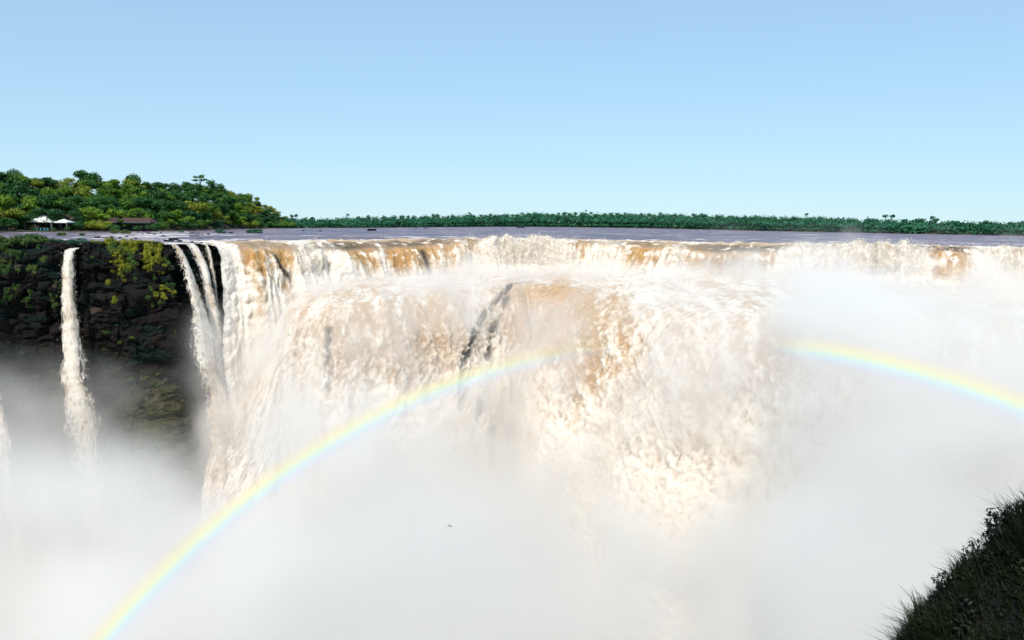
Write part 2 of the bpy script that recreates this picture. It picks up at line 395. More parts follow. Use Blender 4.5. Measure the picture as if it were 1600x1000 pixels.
_w = (band(_pxU, [(485, 20, 1), (810, 60, 1.2), (1400, 70, 1), (1330, 45, .8), (1570, 35, 1), (1255, 30, .8), (1060, 22, .8), (720, 25, .5), (860, 40, .6), (350, 20, .5), (950, 30, .5)]) + .10) * (UPPER[:, 2] > -7) * (UPPER[:, 2] < 4) * (np.abs(UPPER[:, 1]) > 0)
_w = _w * np.concatenate([A_['foam'].reshape(-1)]).clip(0.15, 1) * (A_['ochre'].reshape(-1) < .75)
_n = np.mean(UPPER, 0)
V_, F_ = flecks(UPPER, 24000, .14, .40, 1, _w)
tag(link('spray', mesh_np('spray', V_ - _n, F_, M_FOAM, False), UPROOT), kind='stuff')

# narrow streams on the left
sf = lambda px, D, H, fl, bl: 0.62 + 0.4 * fl + 0.2 * bl
STREAMS = [(262, 273, -80, 'slanting white stream falling nearest to the dark cliff edge', 5.2, 1.6, 21),
           (288, 304, -80, 'white stream falling just right of the slanting one beside the cliff', 4.2, 1.2, 22),
           (318, 323, -26, 'thin broken trickle on dark rock left of the broad white sheet', 3.0, 0.6, 23)]
for p0, p1, ze, lab, v0, ed, sd in STREAMS:
    P, Fc, A_ = fall_sheet(p0, p1, ze, 0.22, 6, v0, 0.35, edge=ed, seed=sd, foamf=sf, out=0.5, widen=2.2 if ze < -30 else 0.4)
    w_ = water_thing('waterfall', lab, P, Fc, A_, mat=M_STREAM)
    V_, F_ = flecks(P, 900 if len(P) < 9000 else 3500, .085, .30, sd, (P[:, 2] < -1) * (1.3 - A_['cover'].reshape(-1).clip(0, 1)) + .05)
    tag(link('spray', mesh_np('spray', V_ - np.mean(P, 0), F_, M_FOAM, False), w_), kind='stuff')
for p0, p1, lab, sd, wd in [(103, 120, 'tall narrow white waterfall down the middle of the dark cliff', 31, 2.4), (-42, -24, 'white waterfall cut by the left edge of the picture', 32, 1.5)]:
    P, Fc, A_ = fall_sheet(p0, p1, -82, 0.2, 5, 1.6, 0.3, edge=1.1, seed=sd, foamf=sf, out=1.2, widen=wd, drift=4.0)
    P[:, 2] -= 0.9 * (P[:, 2] < 0.3)
    w_ = water_thing('waterfall', lab, P, Fc, A_, mat=M_STREAM)
    V_, F_ = flecks(P, 900 if len(P) < 9000 else 3500, .085, .30, sd, (P[:, 2] < -1) * (1.3 - A_['cover'].reshape(-1).clip(0, 1)) + .05)
    tag(link('spray', mesh_np('spray', V_ - np.mean(P, 0), F_, M_FOAM, False), w_), kind='stuff')

# lower cascade: the ledge below the upper step, its rounded brink and the great drop
def lower():
    pxs = np.linspace(322, 1880, 1250); nu = len(pxs)
    L = lip(pxs); N = lnrm(pxs); bz = baseZ(pxs)
    P1 = np.concatenate([L[:, :2] + N * 2.0, bz[:, None]], 1)
    P2 = np.concatenate([plan(pxs, lip2D(pxs) + 5.0 * fbm(pxs * .012, 0 * pxs, 0, 4, 303)), (lip2Z(pxs) + 1.5 * fbm(pxs * .016, 0 * pxs, 0, 4, 304))[:, None]], 1)
    nl = 90; nd = 260
    t = np.linspace(0, 1, nl)[:-1]
    base = P1[:, None] * (1 - t)[None, :, None] + P2[:, None] * t[None, :, None]
    base[..., 2] = P1[:, 2:3] + (P2[:, 2] - P1[:, 2])[:, None] * (t ** 2.2)[None]
    N2 = smooth_dir(P2[:, :2], 161)
    ve = 6.0 + band(pxs, [(880, 160, 3.0), (1100, 120, 2.0)]) + 1.6 * fbm(pxs * 0.02, 0 * pxs, 0, 3, 55)
    drop = (np.linspace(0, 1, nd) ** 1.3)[None] * (P2[:, 2] + 82)[:, None]
    hh = ve[:, None] * np.sqrt(2 * drop / 9.81) * (1 - 0.25 * sstep(20, 70, drop))
    fall = np.zeros((nu, nd, 3))
    fall[..., :2] = P2[:, None, :2] + N2[:, None] * hh[..., None]
    fall[..., 2] = P2[:, 2:3] - drop
    P = np.concatenate([base, fall], 1)
    D = np.concatenate([np.zeros((nu, nl - 1)), drop], 1)
    Lg = np.concatenate([np.repeat(t[None], nu, 0), np.ones((nu, nd))], 1)
    X, Y = P[..., 0], P[..., 1]
    S = X * 1.0
    wp = fbm(S * 0.07, D * 0.05, Lg * 2, 3, 60) * 0.7
    bil = fbm(S * 0.26 + wp, (D * 0.20 + Y * 0.08), 0, 5, 61, gain=0.6, bil=True)
    fl = fbm(S * 0.34 + wp, D * 0.05, 0, 5, 62, gain=.6)
    chop = fbm(S * 0.6, Y * 0.5, D * 0.5, 4, 63, gain=0.65, bil=True)
    k = sstep(0, 10, D)
    d = k * (1.0 * bil * (1 - .55 * sstep(14, 36, D)) + 0.6 * fl * (1 - .5 * sstep(10, 35, D))) + 0.3 * chop * (0.5 + k)
    big = fbm(S * 0.035, D * 0.012, 3.3, 3, 64) * 3.5 * sstep(4, 25, D)      # broad buttresses
    d = d + big
    PX = 800 + F * P[..., 0] / P[..., 1]
    # dark clefts where the water parts round rock
    def cleft(pts, w):
        pts = np.array(pts, float)
        c = np.interp(D + (Lg - 1) * 12, pts[:, 0], pts[:, 1])
        wob = 4.0 * fbm(D * 0.35, PX * 0.01, 0, 3, 70)
        on = sstep(pts[0, 0], pts[0, 0] + 1.5, D + (Lg - 1) * 12) * (1 - sstep(pts[-1, 0] - 4, pts[-1, 0], D))
        return np.exp(-((PX - c - wob) / w) ** 2) * on
    brk = np.clip(0.62 + 1.3 * fbm(D * 0.30, PX * 0.06, 0, 3, 71) + 1.0 * fbm(PX * .22, D * .9, 0, 3, 72), 0, 1.1)
    cl = cleft([(-3.0, 845), (-1.0, 812), (0.5, 790), (2.5, 776), (5, 760), (8, 745), (12, 732), (18, 725), (25, 722)], 6.5) * brk
    cl2 = cleft([(1.0, 800), (4, 785), (8, 772), (14, 764), (21, 757), (29, 752)], 6) * brk
    cl3 = cleft([(3.5, 514), (6, 511), (12, 506), (19, 507)], 7) * 0.6 * brk
    dk = np.clip(1.25 * cl + 0.9 * cl2 + cl3, 0, 1)
    d = d - 1.6 * dk
    P[..., :2] += N2[:, None] * (d * (0.15 + 0.85 * k))[..., None]
    P[..., 2] += d * (0.6 - 0.25 * k)
    # rounded brown dome of water in the middle
    foam = 0.58 + 0.08 * sstep(6, 22, D) + 0.42 * bil + 0.28 * fl + 0.28 * chop + .25 * fbm(S * .05, D * .05, 0, 3, 66) * (1 - .7 * sstep(10, 30, D))
    tanp = band(PX, [(880, 50, .26), (960, 60, .16), (800, 40, .14), (1190, 50, .18), (640, 60, .15), (1100, 40, .1)]) * sstep(-0.2, 2.0, D + (Lg - 0.9) * 10) * (1 - 0.95 * sstep(9, 22, D))
    foam = foam - tanp - 0.12 * (1 - sstep(0, 25, D)) + 0.22 * sstep(15, 45, D)
    foam = foam + (0.06 + 0.35 * fbm(S * .25, Y * .12, 0, 4, 67)) * (D <= 0)
    och = np.clip(0.2 + band(PX, [(880, 60, .4), (960, 70, .3), (1200, 50, .25)]) * (1 - sstep(9, 24, D)), 0, 1)
    return P.reshape(-1, 3), grid_faces(nu, P.shape[1])[:, ::-1], dict(foam=foam, ochre=och, dark=np.clip(dk * 1.2, 0, 1) * 0.92)
P, Fc, A_ = lower()
water_thing('lower_cascade', 'great cream coloured lower drop of the waterfall vanishing into the mist', P, Fc, A_)
LOWER = P
_n = np.mean(LOWER, 0); _w = (0.25 + A_['foam'].reshape(-1).clip(0, 1)) * (A_['dark'].reshape(-1) < .3)
V_, F_ = flecks(LOWER, 45000, .17, .30, 2, _w)
tag(link('spray', mesh_np('spray', V_ - _n, F_, M_FOAM, False), bpy.data.objects['lower_cascade']), kind='stuff')

# ------------------------------------------------------------------ river, gorge floor, cliff
def river():
    pxs = np.linspace(-700, 2300, 900)
    q = np.clip(pxs, -400, 1900)
    L = lip(q)[:, :2].copy(); N = lnrm(q)
    s = L - N * np.where(q < 334, 5.0, 11.5)[:, None]
    ext = plan(pxs, lipD(q)); s = np.where((np.abs(pxs - q) > 0)[:, None], ext, s)
    nv = 170
    g = (np.linspace(0, 1, nv) ** 2.2)
    dirn = s / s[:, 1:2]
    Yv = s[:, 1:2] * (1 - g)[None] + 2600 * g[None]
    P = np.zeros((len(pxs), nv, 3))
    P[..., :2] = s[:, None] + dirn[:, None] * (Yv - s[:, 1:2])[..., None]
    near = np.exp(-(Yv - s[:, 1:2]) / 60)
    P[..., 2] = 0.0 + (0.42 * fbm(P[..., 0] * 0.10, P[..., 1] * 0.12, 0, 4, 80)) * (0.25 + near) * sstep(2, 7, Yv - s[:, 1:2]) - 0.25 * (1 - sstep(1.5, 4, Yv - s[:, 1:2]))
    fo = 0.26 + 0.30 * fbm(P[..., 0] * 0.02, P[..., 1] * 0.06, 0, 4, 81) + 0.12 * near
    fo = fo + 0.25 * np.exp(-((pxs[:, None] - 250) / 160) ** 2) * np.exp(-((Yv - 260) / 90) ** 2)
    return mesh_np('river', P.reshape(-1, 3), grid_faces(len(pxs), nv), M_RIVER, True, dict(foam=fo))
tag(link('river', river()), 'brown rapids of the wide river above the falls', kind='structure')
V = np.array([(-400, 20, -84), (500, 20, -84), (500, 330, -84), (-400, 330, -84)])
tag(link('plunge_pool', mesh_np('plunge_pool', V, [[0, 1, 2, 3]], M_WATER, True, dict(foam=[.9] * 4, ochre=[0] * 4, dark=[0] * 4))), kind='structure')

def cliff_point(px, z):                        # the rock face: blocky strata, overhangs, a bulging mossy foot
    px = np.asarray(px, float); z = np.asarray(z, float)
    a = larc(px); L = lip(px); N = lnrm(px)
    w1 = 3.5 * fbm(a * 0.10, z * 0.10, 0, 4, 90)
    rows = z / 5.2 + 0.35 * fbm(a * 0.06, z * 0.02, 0, 3, 91) + 0.12 * w1
    rid = np.floor(rows)
    colw = a / (4.0 + 3.0 * cell(rid, rid * 0, 5)) + cell(rid, rid * 0 + 3, 6) * 9 + 0.15 * w1
    blk = cell(rid, colw, 7)
    rows2 = z / 1.7 + 0.5 * w1; col2 = a / 2.1 + cell(np.floor(rows2), rows2 * 0, 8) * 5 + 0.2 * w1
    blk2 = cell(rows2, col2, 9)
    fr = rows - rid
    d = 1.5 * (blk - 0.5) + 0.5 * (blk2 - 0.5) + 1.5 * fbm(a * 0.02, z * 0.28 + .4 * w1, 0, 4, 95, gain=.6) + 2.6 * fbm(a * 0.16, z * 0.2, 0, 6, 92, gain=0.55)
    d = d - 0.6 * np.exp(-((fr - 0.02) / 0.07) ** 2) - 0.25 * np.exp(-(((colw % 1) - 0.03) / 0.06) ** 2)
    d = d + 3.5 * fbm(a * 0.045, z * 0.02, 0, 3, 93) - 4.0 * sstep(0.0, 1.0, (px - 262) / 14)
    d = d - 2.2 * np.exp(-((px - 112) / 14) ** 2) * (1 - sstep(-30, -50, z))              # chute of the narrow fall
    d = d + 12 * np.exp(-((px - 235) / 46) ** 2) * sstep(-25, -46, z) + 3.0 * sstep(-45, -85, z)
    d = d - 2.0 * sstep(-3, 0.4, z) - 1.5 * np.exp(-((z + 16) / 4.0) ** 2) * np.exp(-((px - 60) / 60) ** 2)
    P = np.zeros(px.shape + (3,))
    P[..., :2] = L[..., :2] + N * d[..., None]; P[..., 2] = z
    return P
pxs = np.linspace(-380, 500, 800); zs = np.concatenate([np.linspace(-86, -45, 110)[:-1], np.linspace(-45, 0.3, 260)])
PX, ZZ = np.meshgrid(pxs, zs, indexing='ij')
P = cliff_point(PX, ZZ)
P[..., 2] += np.where(ZZ > -3, 0.5 * fbm(larc(PX) * 0.25, ZZ * 0, 0, 3, 94), 0) - 1.6 * sstep(-4, 0, ZZ) * np.exp(-((PX - 112) / 9) ** 2) - 0.6 * sstep(-3, 0, ZZ) * sstep(258, 268, PX)
P[..., 2] -= (sstep(352, 366, PX) * 5.0) * sstep(-20, 0, ZZ)
back = P[:, -1:].copy(); back[..., :2] -= lnrm(pxs)[:, None] * 9; back[..., 2] = np.minimum(-0.4, P[:, -1:, 2] - .5)
mid = 0.5 * (P[:, -1:] + back); mid[..., 2] = P[:, -1:, 2] + 0.15
P = np.concatenate([P, mid, back], 1)
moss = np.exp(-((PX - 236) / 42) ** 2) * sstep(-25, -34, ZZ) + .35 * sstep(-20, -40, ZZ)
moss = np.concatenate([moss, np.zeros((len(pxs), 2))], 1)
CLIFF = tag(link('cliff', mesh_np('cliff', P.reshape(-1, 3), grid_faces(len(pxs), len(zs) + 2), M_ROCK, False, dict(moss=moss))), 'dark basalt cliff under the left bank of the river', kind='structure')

def block_mesh(i):
    r = random.Random(100 + i); bm = bmesh.new()
    for _ in range(16):
        v = Vector((r.uniform(-1, 1), r.uniform(-1, 1), r.uniform(-1, 1)))
        v = Vector([max(-.72, min(.72, c * 1.25)) for c in v]); bm.verts.new(v)
    res = bmesh.ops.convex_hull(bm, input=bm.verts)
    bmesh.ops.delete(bm, geom=[g for g in res['geom_interior'] if isinstance(g, bmesh.types.BMVert)], context='VERTS')
    me = bpy.data.meshes.new('rock'); bm.to_mesh(me); bm.free(); return me
BLK = []
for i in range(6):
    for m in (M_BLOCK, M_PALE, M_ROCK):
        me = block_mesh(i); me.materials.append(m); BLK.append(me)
for i in range(80):
    px = random.uniform(-20, 272); z = -abs(random.gauss(0, 1)) * 18 - 1.5
    if 100 < px < 128 or z < -48: continue
    p = cliff_point(np.array([px]), np.array([z]))[0]
    q = random.random()
    me = BLK[3 * random.randrange(6) + (1 if q < .16 else (0 if q < .7 else 2))]
    s = random.uniform(0.5, 1.1) if q < .16 else random.uniform(0.7, 2.1)
    o = link('rock', me, CLIFF); o.location = p; o.scale = (s * random.uniform(.8, 1.6), s * 0.7, s * random.uniform(.4, .9))
    o.rotation_euler = (random.uniform(-.15, .15), random.uniform(-.15, .15), random.uniform(-.5, .5) + 0.3)

# ------------------------------------------------------------------ vegetation
def leaves(n, lobes, size, seed, up_bias=0.3, core=True, aspect=1.0):
    """leaf-sized faces spread through lobes (centre, radii); returns V, F (quads)"""
    r = np.random.default_rng(seed)
    vol = np.array([l[1][0] * l[1][1] * l[1][2] for l in lobes]) ** (2 / 3.); vol /= vol.sum()
    li = r.choice(len(lobes), n, p=vol)
    C = np.array([l[0] for l in lobes], float)[li]; R = np.array([l[1] for l in lobes], float)[li]
    d = r.normal(size=(n, 3)); d /= np.linalg.norm(d, axis=1)[:, None]
    rad = r.uniform(0.55, 1.2, n)[:, None] ** 0.7
    P = C + d * R * rad
    nrm = d + r.normal(size=(n, 3)) * 0.8 + np.array([0, 0, up_bias]); nrm /= np.linalg.norm(nrm, axis=1)[:, None]
    t = np.cross(nrm, r.normal(size=(n, 3))); t /= np.linalg.norm(t, axis=1)[:, None]
    b = np.cross(nrm, t)
    s = (size * r.uniform(0.6, 1.4, n))[:, None]
    V = np.stack([P - t * s, P + b * s * .6 * aspect, P + t * s, P - b * s * .6 * aspect], 1).reshape(-1, 3)
    Fc = np.arange(4 * n).reshape(-1, 4)
    if core:
        cv, cf = [], []; _K = .6
        for c, R_ in lobes:
            th = np.linspace(0, 2 * np.pi, 9)[:-1]; b0 = len(V) + sum(map(len, cv))
            vs = [[c[0] + _K * R_[0] * math.cos(p) * math.cos(q) * random.uniform(.85, 1.1), c[1] + _K * R_[1] * math.cos(p) * math.sin(q) * random.uniform(.85, 1.1), c[2] + _K * R_[2] * math.sin(p)] for p in (-1.2, -.5, .2, .8, 1.35) for q in th]
            cv.append(vs)
            for k in range(4):
                for q in range(8): cf.append([b0 + k * 8 + q, b0 + k * 8 + (q + 1) % 8, b0 + k * 8 + 8 + (q + 1) % 8, b0 + k * 8 + 8 + q])
        V = np.concatenate([V] + [np.array(x) for x in cv]); Fc = np.concatenate([Fc, np.array(cf)])
    return V, Fc
def limb(pts, rads, k=7):
    V = []; Fc = []
    for (p, r_) in zip(pts, rads):
        for q in range(k): V.append((p[0] + r_ * math.cos(q * 2 * math.pi / k), p[1] + r_ * math.sin(q * 2 * math.pi / k), p[2]))
    for j in range(len(pts) - 1):
        for q in range(k): Fc.append([j * k + q, j * k + (q + 1) % k, (j + 1) * k + (q + 1) % k, (j + 1) * k + q])
    return np.array(V), np.array(Fc)
def join(parts):
    V = []; Fc = []; b = 0
    for v, f in parts: V.append(v); Fc.append(np.asarray(f) + b); b += len(v)
    return np.concatenate(V), np.concatenate(Fc)
def tree_protos():
    out = []
    for k in range(9):
        r = random.Random(300 + k)
        lobes = []
        if k < 6:
            for j in range(r.randint(8, 12)):
                a = r.uniform(0, 6.28); q = r.uniform(0.15, 0.85); h = r.uniform(0.38, 0.90) - .12 * q
                w = r.uniform(0.10, 0.19) * (1.15 - 0.5 * abs(h - .6))
                lobes.append(((q * .52 * math.cos(a), q * .52 * math.sin(a), h), (w, w, w * r.uniform(.55, .8))))
            lobes.append(((0, 0, .66), (.2, .2, .2)))
        elif k < 8:                            # tall emergents: bare trunk, flat tiers of foliage
            for j in range(6):
                a = r.uniform(0, 6.28); q = r.uniform(0.06, .26); h = r.uniform(.74, .97)
                lobes.append(((q * math.cos(a), q * math.sin(a), h), (r.uniform(.07, .14), r.uniform(.07, .14), .035)))
        else:                                  # low round bank tree
            for j in range(9):
                a = r.uniform(0, 6.28); q = r.uniform(.1, .5)
                lobes.append(((q * math.cos(a), q * math.sin(a), r.uniform(.25, .75)), (.26, .26, .22)))
        V, Fc = leaves(2600 if k != 6 and k != 7 else 420, lobes, 0.026 if k not in (6, 7) else .026, 40 + k, 0.35, core=k not in (6, 7))
        parts = [limb([(0, 0, -.12), (0.01, 0, .25), (-.01, .01, .5), (0, 0, .9)], [.028, .020, .015, .006])]
        for j in range(5):
            l = lobes[j]; parts.append(limb([(0, 0, .35 + .05 * j), (l[0][0] * .5, l[0][1] * .5, .5 * (.38 + .05 * j + l[0][2])), l[0]], [.011, .008, .004], 5))
        tv, tf = join(parts)
        crowns = []
        for m in M_LEAF: crowns.append(mesh_np('crown', V, Fc, m, False))
        out.append((mesh_np('trunk', tv, tf, M_BARK), crowns))
    return out
TREES = tree_protos()
def tree(name, label, loc, h, proto, matk, group, wide=1.0):
    e = empty(name, loc, random.uniform(0, 6.28)); e.scale = (h * wide, h * wide, h)
    link('trunk', TREES[proto][0], e); link('crown', TREES[proto][1][matk], e)
    return tag(e, label, 'tree', group)

skyY = curve([(-260, 258), (-100, 262), (0, 266), (60, 270), (140, 270), (170, 276), (205, 274), (260, 279), (310, 285), (350, 292), (385, 297), (415, 311), (440, 326), (458, 344), (500, 350)])
shoreY = curve([(-300, 372), (-100, 366), (0, 363), (130, 362), (240, 361), (300, 360), (380, 357.5), (460, 356.5)])
def shoreD(px): return 5.0 * F / (shoreY(px) - hor(px))
def ztop(px, D, yy): return 5 + (hor(px) - yy) * D / F
def island_ground():
    pxs = np.linspace(-300, 462, 120); k = np.linspace(0, 1.3, 14)
    P = np.zeros((120, 14, 3))
    for j, t in enumerate(k):
        D = shoreD(pxs) + t * 80 - 1.0; xy = plan(pxs, D)
        P[:, j, :2] = xy
        tp = ztop(pxs, D, skyY(pxs)) - 13.0
        P[:, j, 2] = 0.9 * sstep(0, .05, t) - 0.5 + np.clip(tp, 0, None) * sstep(.25, 1.0, t) + 0.2 * rng.normal(size=120) * (t > .1)
    return mesh_np('island_ground', P.reshape(-1, 3), grid_faces(120, 14), M_SOIL)
tag(link('island_ground', island_ground()), kind='structure')
ORD = ['first', 'second', 'third', 'fourth', 'fifth', 'sixth', 'seventh', 'eighth', 'ninth', 'tenth', 'eleventh', 'twelfth', 'thirteenth', 'fourteenth', 'fifteenth', 'sixteenth', 'seventeenth', 'eighteenth', 'nineteenth', 'twentieth']
HUE = ['dark green', 'mid green', 'yellow green']
rows = [(0.10, 0.22), (0.28, 0.45), (0.48, 0.68), (0.70, 0.86), (0.95, 1.0)]
for ri, (t, q) in enumerate(rows):
    px = -120.0 + 10 * ri; n = 0; lst = []
    while px < 459:
        D = shoreD(px) + t * 80 + random.uniform(-3, 3)
        sy = shoreY(px) - 3 + (skyY(px) - shoreY(px) + 3) * q * random.uniform(.9, 1.02)
        zt = float(ztop(px, D, sy)); g = max(0.3, float(ztop(px, D, skyY(px)) - 13.0) * float(sstep(.25, 1, t)))
        h = zt - g
        if px > 395: h = min(h, 9.5)
        h = max(h, 5.5)
        skip = ri == 0 and 36 < px < 128 or (ri == 0 and 128 < px < 246 and random.random() < .7)
        if not skip: lst.append((px, D, g, h))
        px += random.uniform(18, 32) * (400.0 / D) * (1.0 if ri else .9)
    for j, (px, D, g, h) in enumerate(lst):
        k = random.choices([0, 1, 2], [.42, .38, .2])[0]
        proto = random.randrange(6) if ri else random.choice([8, 8, 2, 4])
        xy = plan(np.array(px), D)
        back = len(lst) - 1 - j
        if ri == 0: lab = '%s waterline tree on the left island, %s from its river tip' % (HUE[k], ORD[back] if back < 20 else 'far')
        elif ri == 4: lab = '%s skyline tree on the left island, %s from its river tip' % (HUE[k], ORD[back] if back < 20 else 'far')
        else: lab = '%s canopy tree in the %s row on the left island, %s from its tip' % (HUE[k], ['', 'second', 'third', 'fourth'][ri], ORD[back] if back < 20 else 'far')
        tree('rainforest_tree', lab, (xy[0], xy[1], g), h, proto, k, 'rainforest trees on the left island', random.uniform(1.25, 1.6) if h < 12 else random.uniform(1.05, 1.4))
for px, y, pr, lab in [(315, 274, 6, 'tallest flat topped emergent tree standing above the skyline'), (27, 259, 3, 'emergent tree rising above the canopy at far left'), (335, 281, 2, 'rounded crown on the skyline right of the tallest tree'), (141, 265, 4, 'small emergent crown on the skyline above the dark roofs'), (212, 267, 3, 'broad dark crown breaking the skyline left of the tallest tree')]:
    D = float(shoreD(px)) + 78; zt = float(ztop(px, D, y)); xy = plan(np.array(px), D)
    tree('rainforest_tree', lab, (xy[0], xy[1], zt - 18), 18, pr, 0, 'rainforest trees on the left island')

# far wood across the river: one mass
farY = curve([(380, 357), (460, 356.3), (800, 354), (1000, 356), (1200, 360.6), (1400, 364.6), (1600, 368), (1900, 375), (2300, 385)])
farT = curve([(380, 341), (460, 340), (600, 337), (720, 334), (900, 331), (1000, 332), (1200, 336), (1400, 341), (1600, 346.5), (1900, 356), (2300, 366)])
def far_wood():
    parts = []
    for row in range(4):
        px = 420.0
        while px < 1850:
            D0 = 5 * F / (farY(px) - hor(px)); D = D0 + 6 + row * 9 + random.uniform(-3, 3)
            top = 5 + (hor(px) - (farT(px) + 1.0 * float(noise(px * .03, .5)) * 2 + random.gauss(0, .45) + (3 - row) * 2.2 + random.uniform(-1, 1) * (row < 3))) * D / F
            w = random.choice([2.6, 3.6, 5.0, 6.5, 8.5]) * random.uniform(.85, 1.15) * (0.7 + 0.3 * D / 900)
            xy = plan(np.array(px), D)
            lob = [((xy[0] + random.uniform(-2, 2), xy[1], top - w * .7), (w, w, w * .7)), ((xy[0] + random.uniform(-3, 3), xy[1] - 2, top * .55), (w * 1.1, w, max(2.0, top * .35))), ((xy[0] + random.uniform(-3, 3), xy[1] - 2.5, top * .2), (w * 1.1, w, max(1.2, top * .22)))]
            parts.append(leaves(170, lob, .8, int(px * 10 + row), 0.4, core=True))
            if random.random() < .025:
                parts.append(leaves(22, [((xy[0], xy[1], top + 1.6), (1.8, 1.8, .8))], .9, int(px), .3, core=False)); parts.append(limb([(xy[0], xy[1], top - 4), (xy[0], xy[1], top + 1.5)], [.3, .2], 4))
            px += random.uniform(2.5, 9.5) * F / D * (0.9 + 0.1 * row)
    return join(parts)
V, Fc = far_wood()
tag(link('far_forest', mesh_np('far_forest', V, Fc, M_FARLEAF, False)), 'dark teal wood along the far bank of the river', 'forest', kind='stuff')
pxs = np.linspace(380, 2300, 200); D = 5 * F / (farY(pxs) - hor(pxs))
P = np.stack([np.concatenate([plan(pxs, D), np.full((200, 1), -.2)], 1), np.concatenate([plan(pxs, D + 3), np.full((200, 1), .7)], 1), np.concatenate([plan(pxs, D + 60), np.full((200, 1), 3)], 1), np.concatenate([plan(pxs, 6000), np.full((200, 1), 4)], 1), np.concatenate([plan(pxs, 22000), np.full((200, 1), 4)], 1)], 1)
tag(link('far_bank', mesh_np('far_bank', P.reshape(-1, 3), grid_faces(200, 5), M_SOIL)), kind='structure')

# shrubs on the cliff top, in the shallows and hanging on the rock
SHR = []
for k in range(5):
    r = random.Random(500 + k); lob = [((r.uniform(-.5, .5), r.uniform(-.5, .5), r.uniform(.2, .75)), (r.uniform(.25, .45), r.uniform(.25, .45), r.uniform(.18, .32))) for _ in range(6)]
    V, Fc = leaves(420, lob, .085, 600 + k, .3)
    tv, tf = join([limb([(0, 0, -.3), (l[0][0] * .5, l[0][1] * .5, l[0][2] * .5), l[0]], [.04, .025, .01], 5) for l in lob])
    SHR.append((mesh_np('stem', tv, tf, M_BARK), [mesh_np('foliage', V, Fc, m, False) for m in M_SHRUB]))
def shrub(name, label, cat, loc, s, k, group, sz=1.0):
    e = empty(name, loc, random.uniform(0, 6.28)); e.scale = (s, s, s * sz); i = random.randrange(5)
    link('stem', SHR[i][0], e); link('foliage', SHR[i][1][k], e); return tag(e, label, cat, group)
COLN = ['green', 'yellow green', 'teal green']
for j, (px, back, s, k) in enumerate([(2, 3, 2.2, 0), (12, 5, 2.6, 0), (24, 2, 2.2, 0), (33, 5, 3.0, 0), (45, 2, 2.3, 0), (52, 5, 2.4, 0), (62, 3, 1.6, 0), (76, 4, 1.5, 2), (88, 4, 1.3, 2), (98, 5, 1.5, 2), (108, 6, 1.8, 2), (118, 5, 1.5, 2), (128, 4, 1.2, 2), (142, 3, 1.1, 1), (155, 3, 1.0, 0), (168, 3, 1.1, 1), (180, 2, 1.3, 1), (192, 3, 1.1, 0), (206, 2, 1.2, 1), (218, 2, 1.3, 1), (232, 2, 1.2, 1), (246, 2, 1.0, 0), (256, 1.5, .8, 1), (-14, 4, 2.6, 0), (-40, 4, 2.4, 0), (-70, 4, 2.6, 0), (18, 0.5, 1.6, 0), (40, 0.6, 1.7, 0)]):
    p = lip(np.array(px)); n = lnrm(np.array(px))
    shrub('shrub', '%s shrub on the cliff brink %s, %s in line' % (COLN[k], 'left of the narrow waterfall' if px < 104 else 'right of the narrow waterfall', ORD[j % 20] if j < 20 else ['last', 'outermost', 'leftmost', 'edge', 'far', 'hidden', 'lower', 'front'][j - 20]), 'shrub', (p[0] - n[0] * back, p[1] - n[1] * back, -0.2), s, k, 'shrubs along the cliff brink', .9)
for j in range(140):
    c = random.random()
    if c < .68: px = random.choice([random.uniform(140, 268), random.gauss(195, 12), random.gauss(232, 12)]); px = min(px, 268); z = -abs(random.gauss(0, 5.0)) - 0.3; k = random.choice([1, 1, 0])
    elif c < .8: px = random.uniform(225, 268); z = random.uniform(-14, -4); k = random.choice([0, 0, 1])
    else: px = random.uniform(0, 100); z = random.uniform(-14, -0.5); k = 0
    p = cliff_point(np.array([px]), np.array([z]))[0]; sz_ = random.uniform(.45, 1.5)
    shrub('hanging_plant', '%s %s plants hanging %s, %s' % (['large', 'small'][int(sz_ < .95)], COLN[k], 'at the cliff brink' if z > -4 else ('below the brink' if z > -9 else 'lower down'), ('at the left picture edge' if px < 45 else 'left of the narrow waterfall') if px < 110 else ('right of the narrow waterfall' if px < 190 else ('in the middle of the cliff face' if px < 235 else 'beside the slanting stream'))), 'plant', p - np.array([0, .1, .6]), sz_, k, 'plants hanging on the cliff face', random.uniform(1.0, 2.2))
for j in range(64):                            # dim growth lower on the rock and on the mossy foot
    foot = j < 34
    px = random.uniform(185, 285) if foot else random.uniform(0, 265); z = random.uniform(-46, -27) if foot else random.uniform(-44, -18)
    if 95 < px < 140: continue
    p = cliff_point(np.array([px]), np.array([z]))[0]
    shrub('hanging_plant', '%s' % ('dull green plants on the mossy rock foot in the spray' if foot else 'sparse dark plants low on the rock face'), 'plant', p - np.array([0, .2, .5]), random.uniform(.5, 1.3) if foot else random.uniform(.5, 1.2), (random.choice([0, 0, 0, 3, 3]) if foot else 0), 'plants in the spray zone', .8)
for px, y, w, lab in [(95, 368, 2.6, 'green bush islet in the channel below the white tent'), (126, 368, 2.0, 'small bush islet right of the white tent islet'), (180, 364.5, 3.4, 'wide low bush islet in front of the long dark roof'), (197, 365, 3.0, 'bush at the right end of the wide islet'), (214, 361, 2.4, 'bush at the foot of the long dark roof'), (283, 363, 1.6, 'small bush standing in the rapids left of mid channel'), (345, 364, 3.0, 'dark bush islet in the rapids beyond the slanting stream'), (388, 364, 3.0, 'left bush of the pair beyond the ochre curtain'), (402, 364, 3.2, 'right bush of the pair beyond the ochre curtain'), (812, 356, 3.0, 'tiny bush in mid river below the far wood')]:
    D = 5 * F / (y - hor(px)); xy = plan(np.array(px), D)
    shrub('islet_bush', lab, 'bush', (xy[0], xy[1], -.2), w * D / 330, 2 if px > 260 else 0, 'bushes standing in the river', .75)
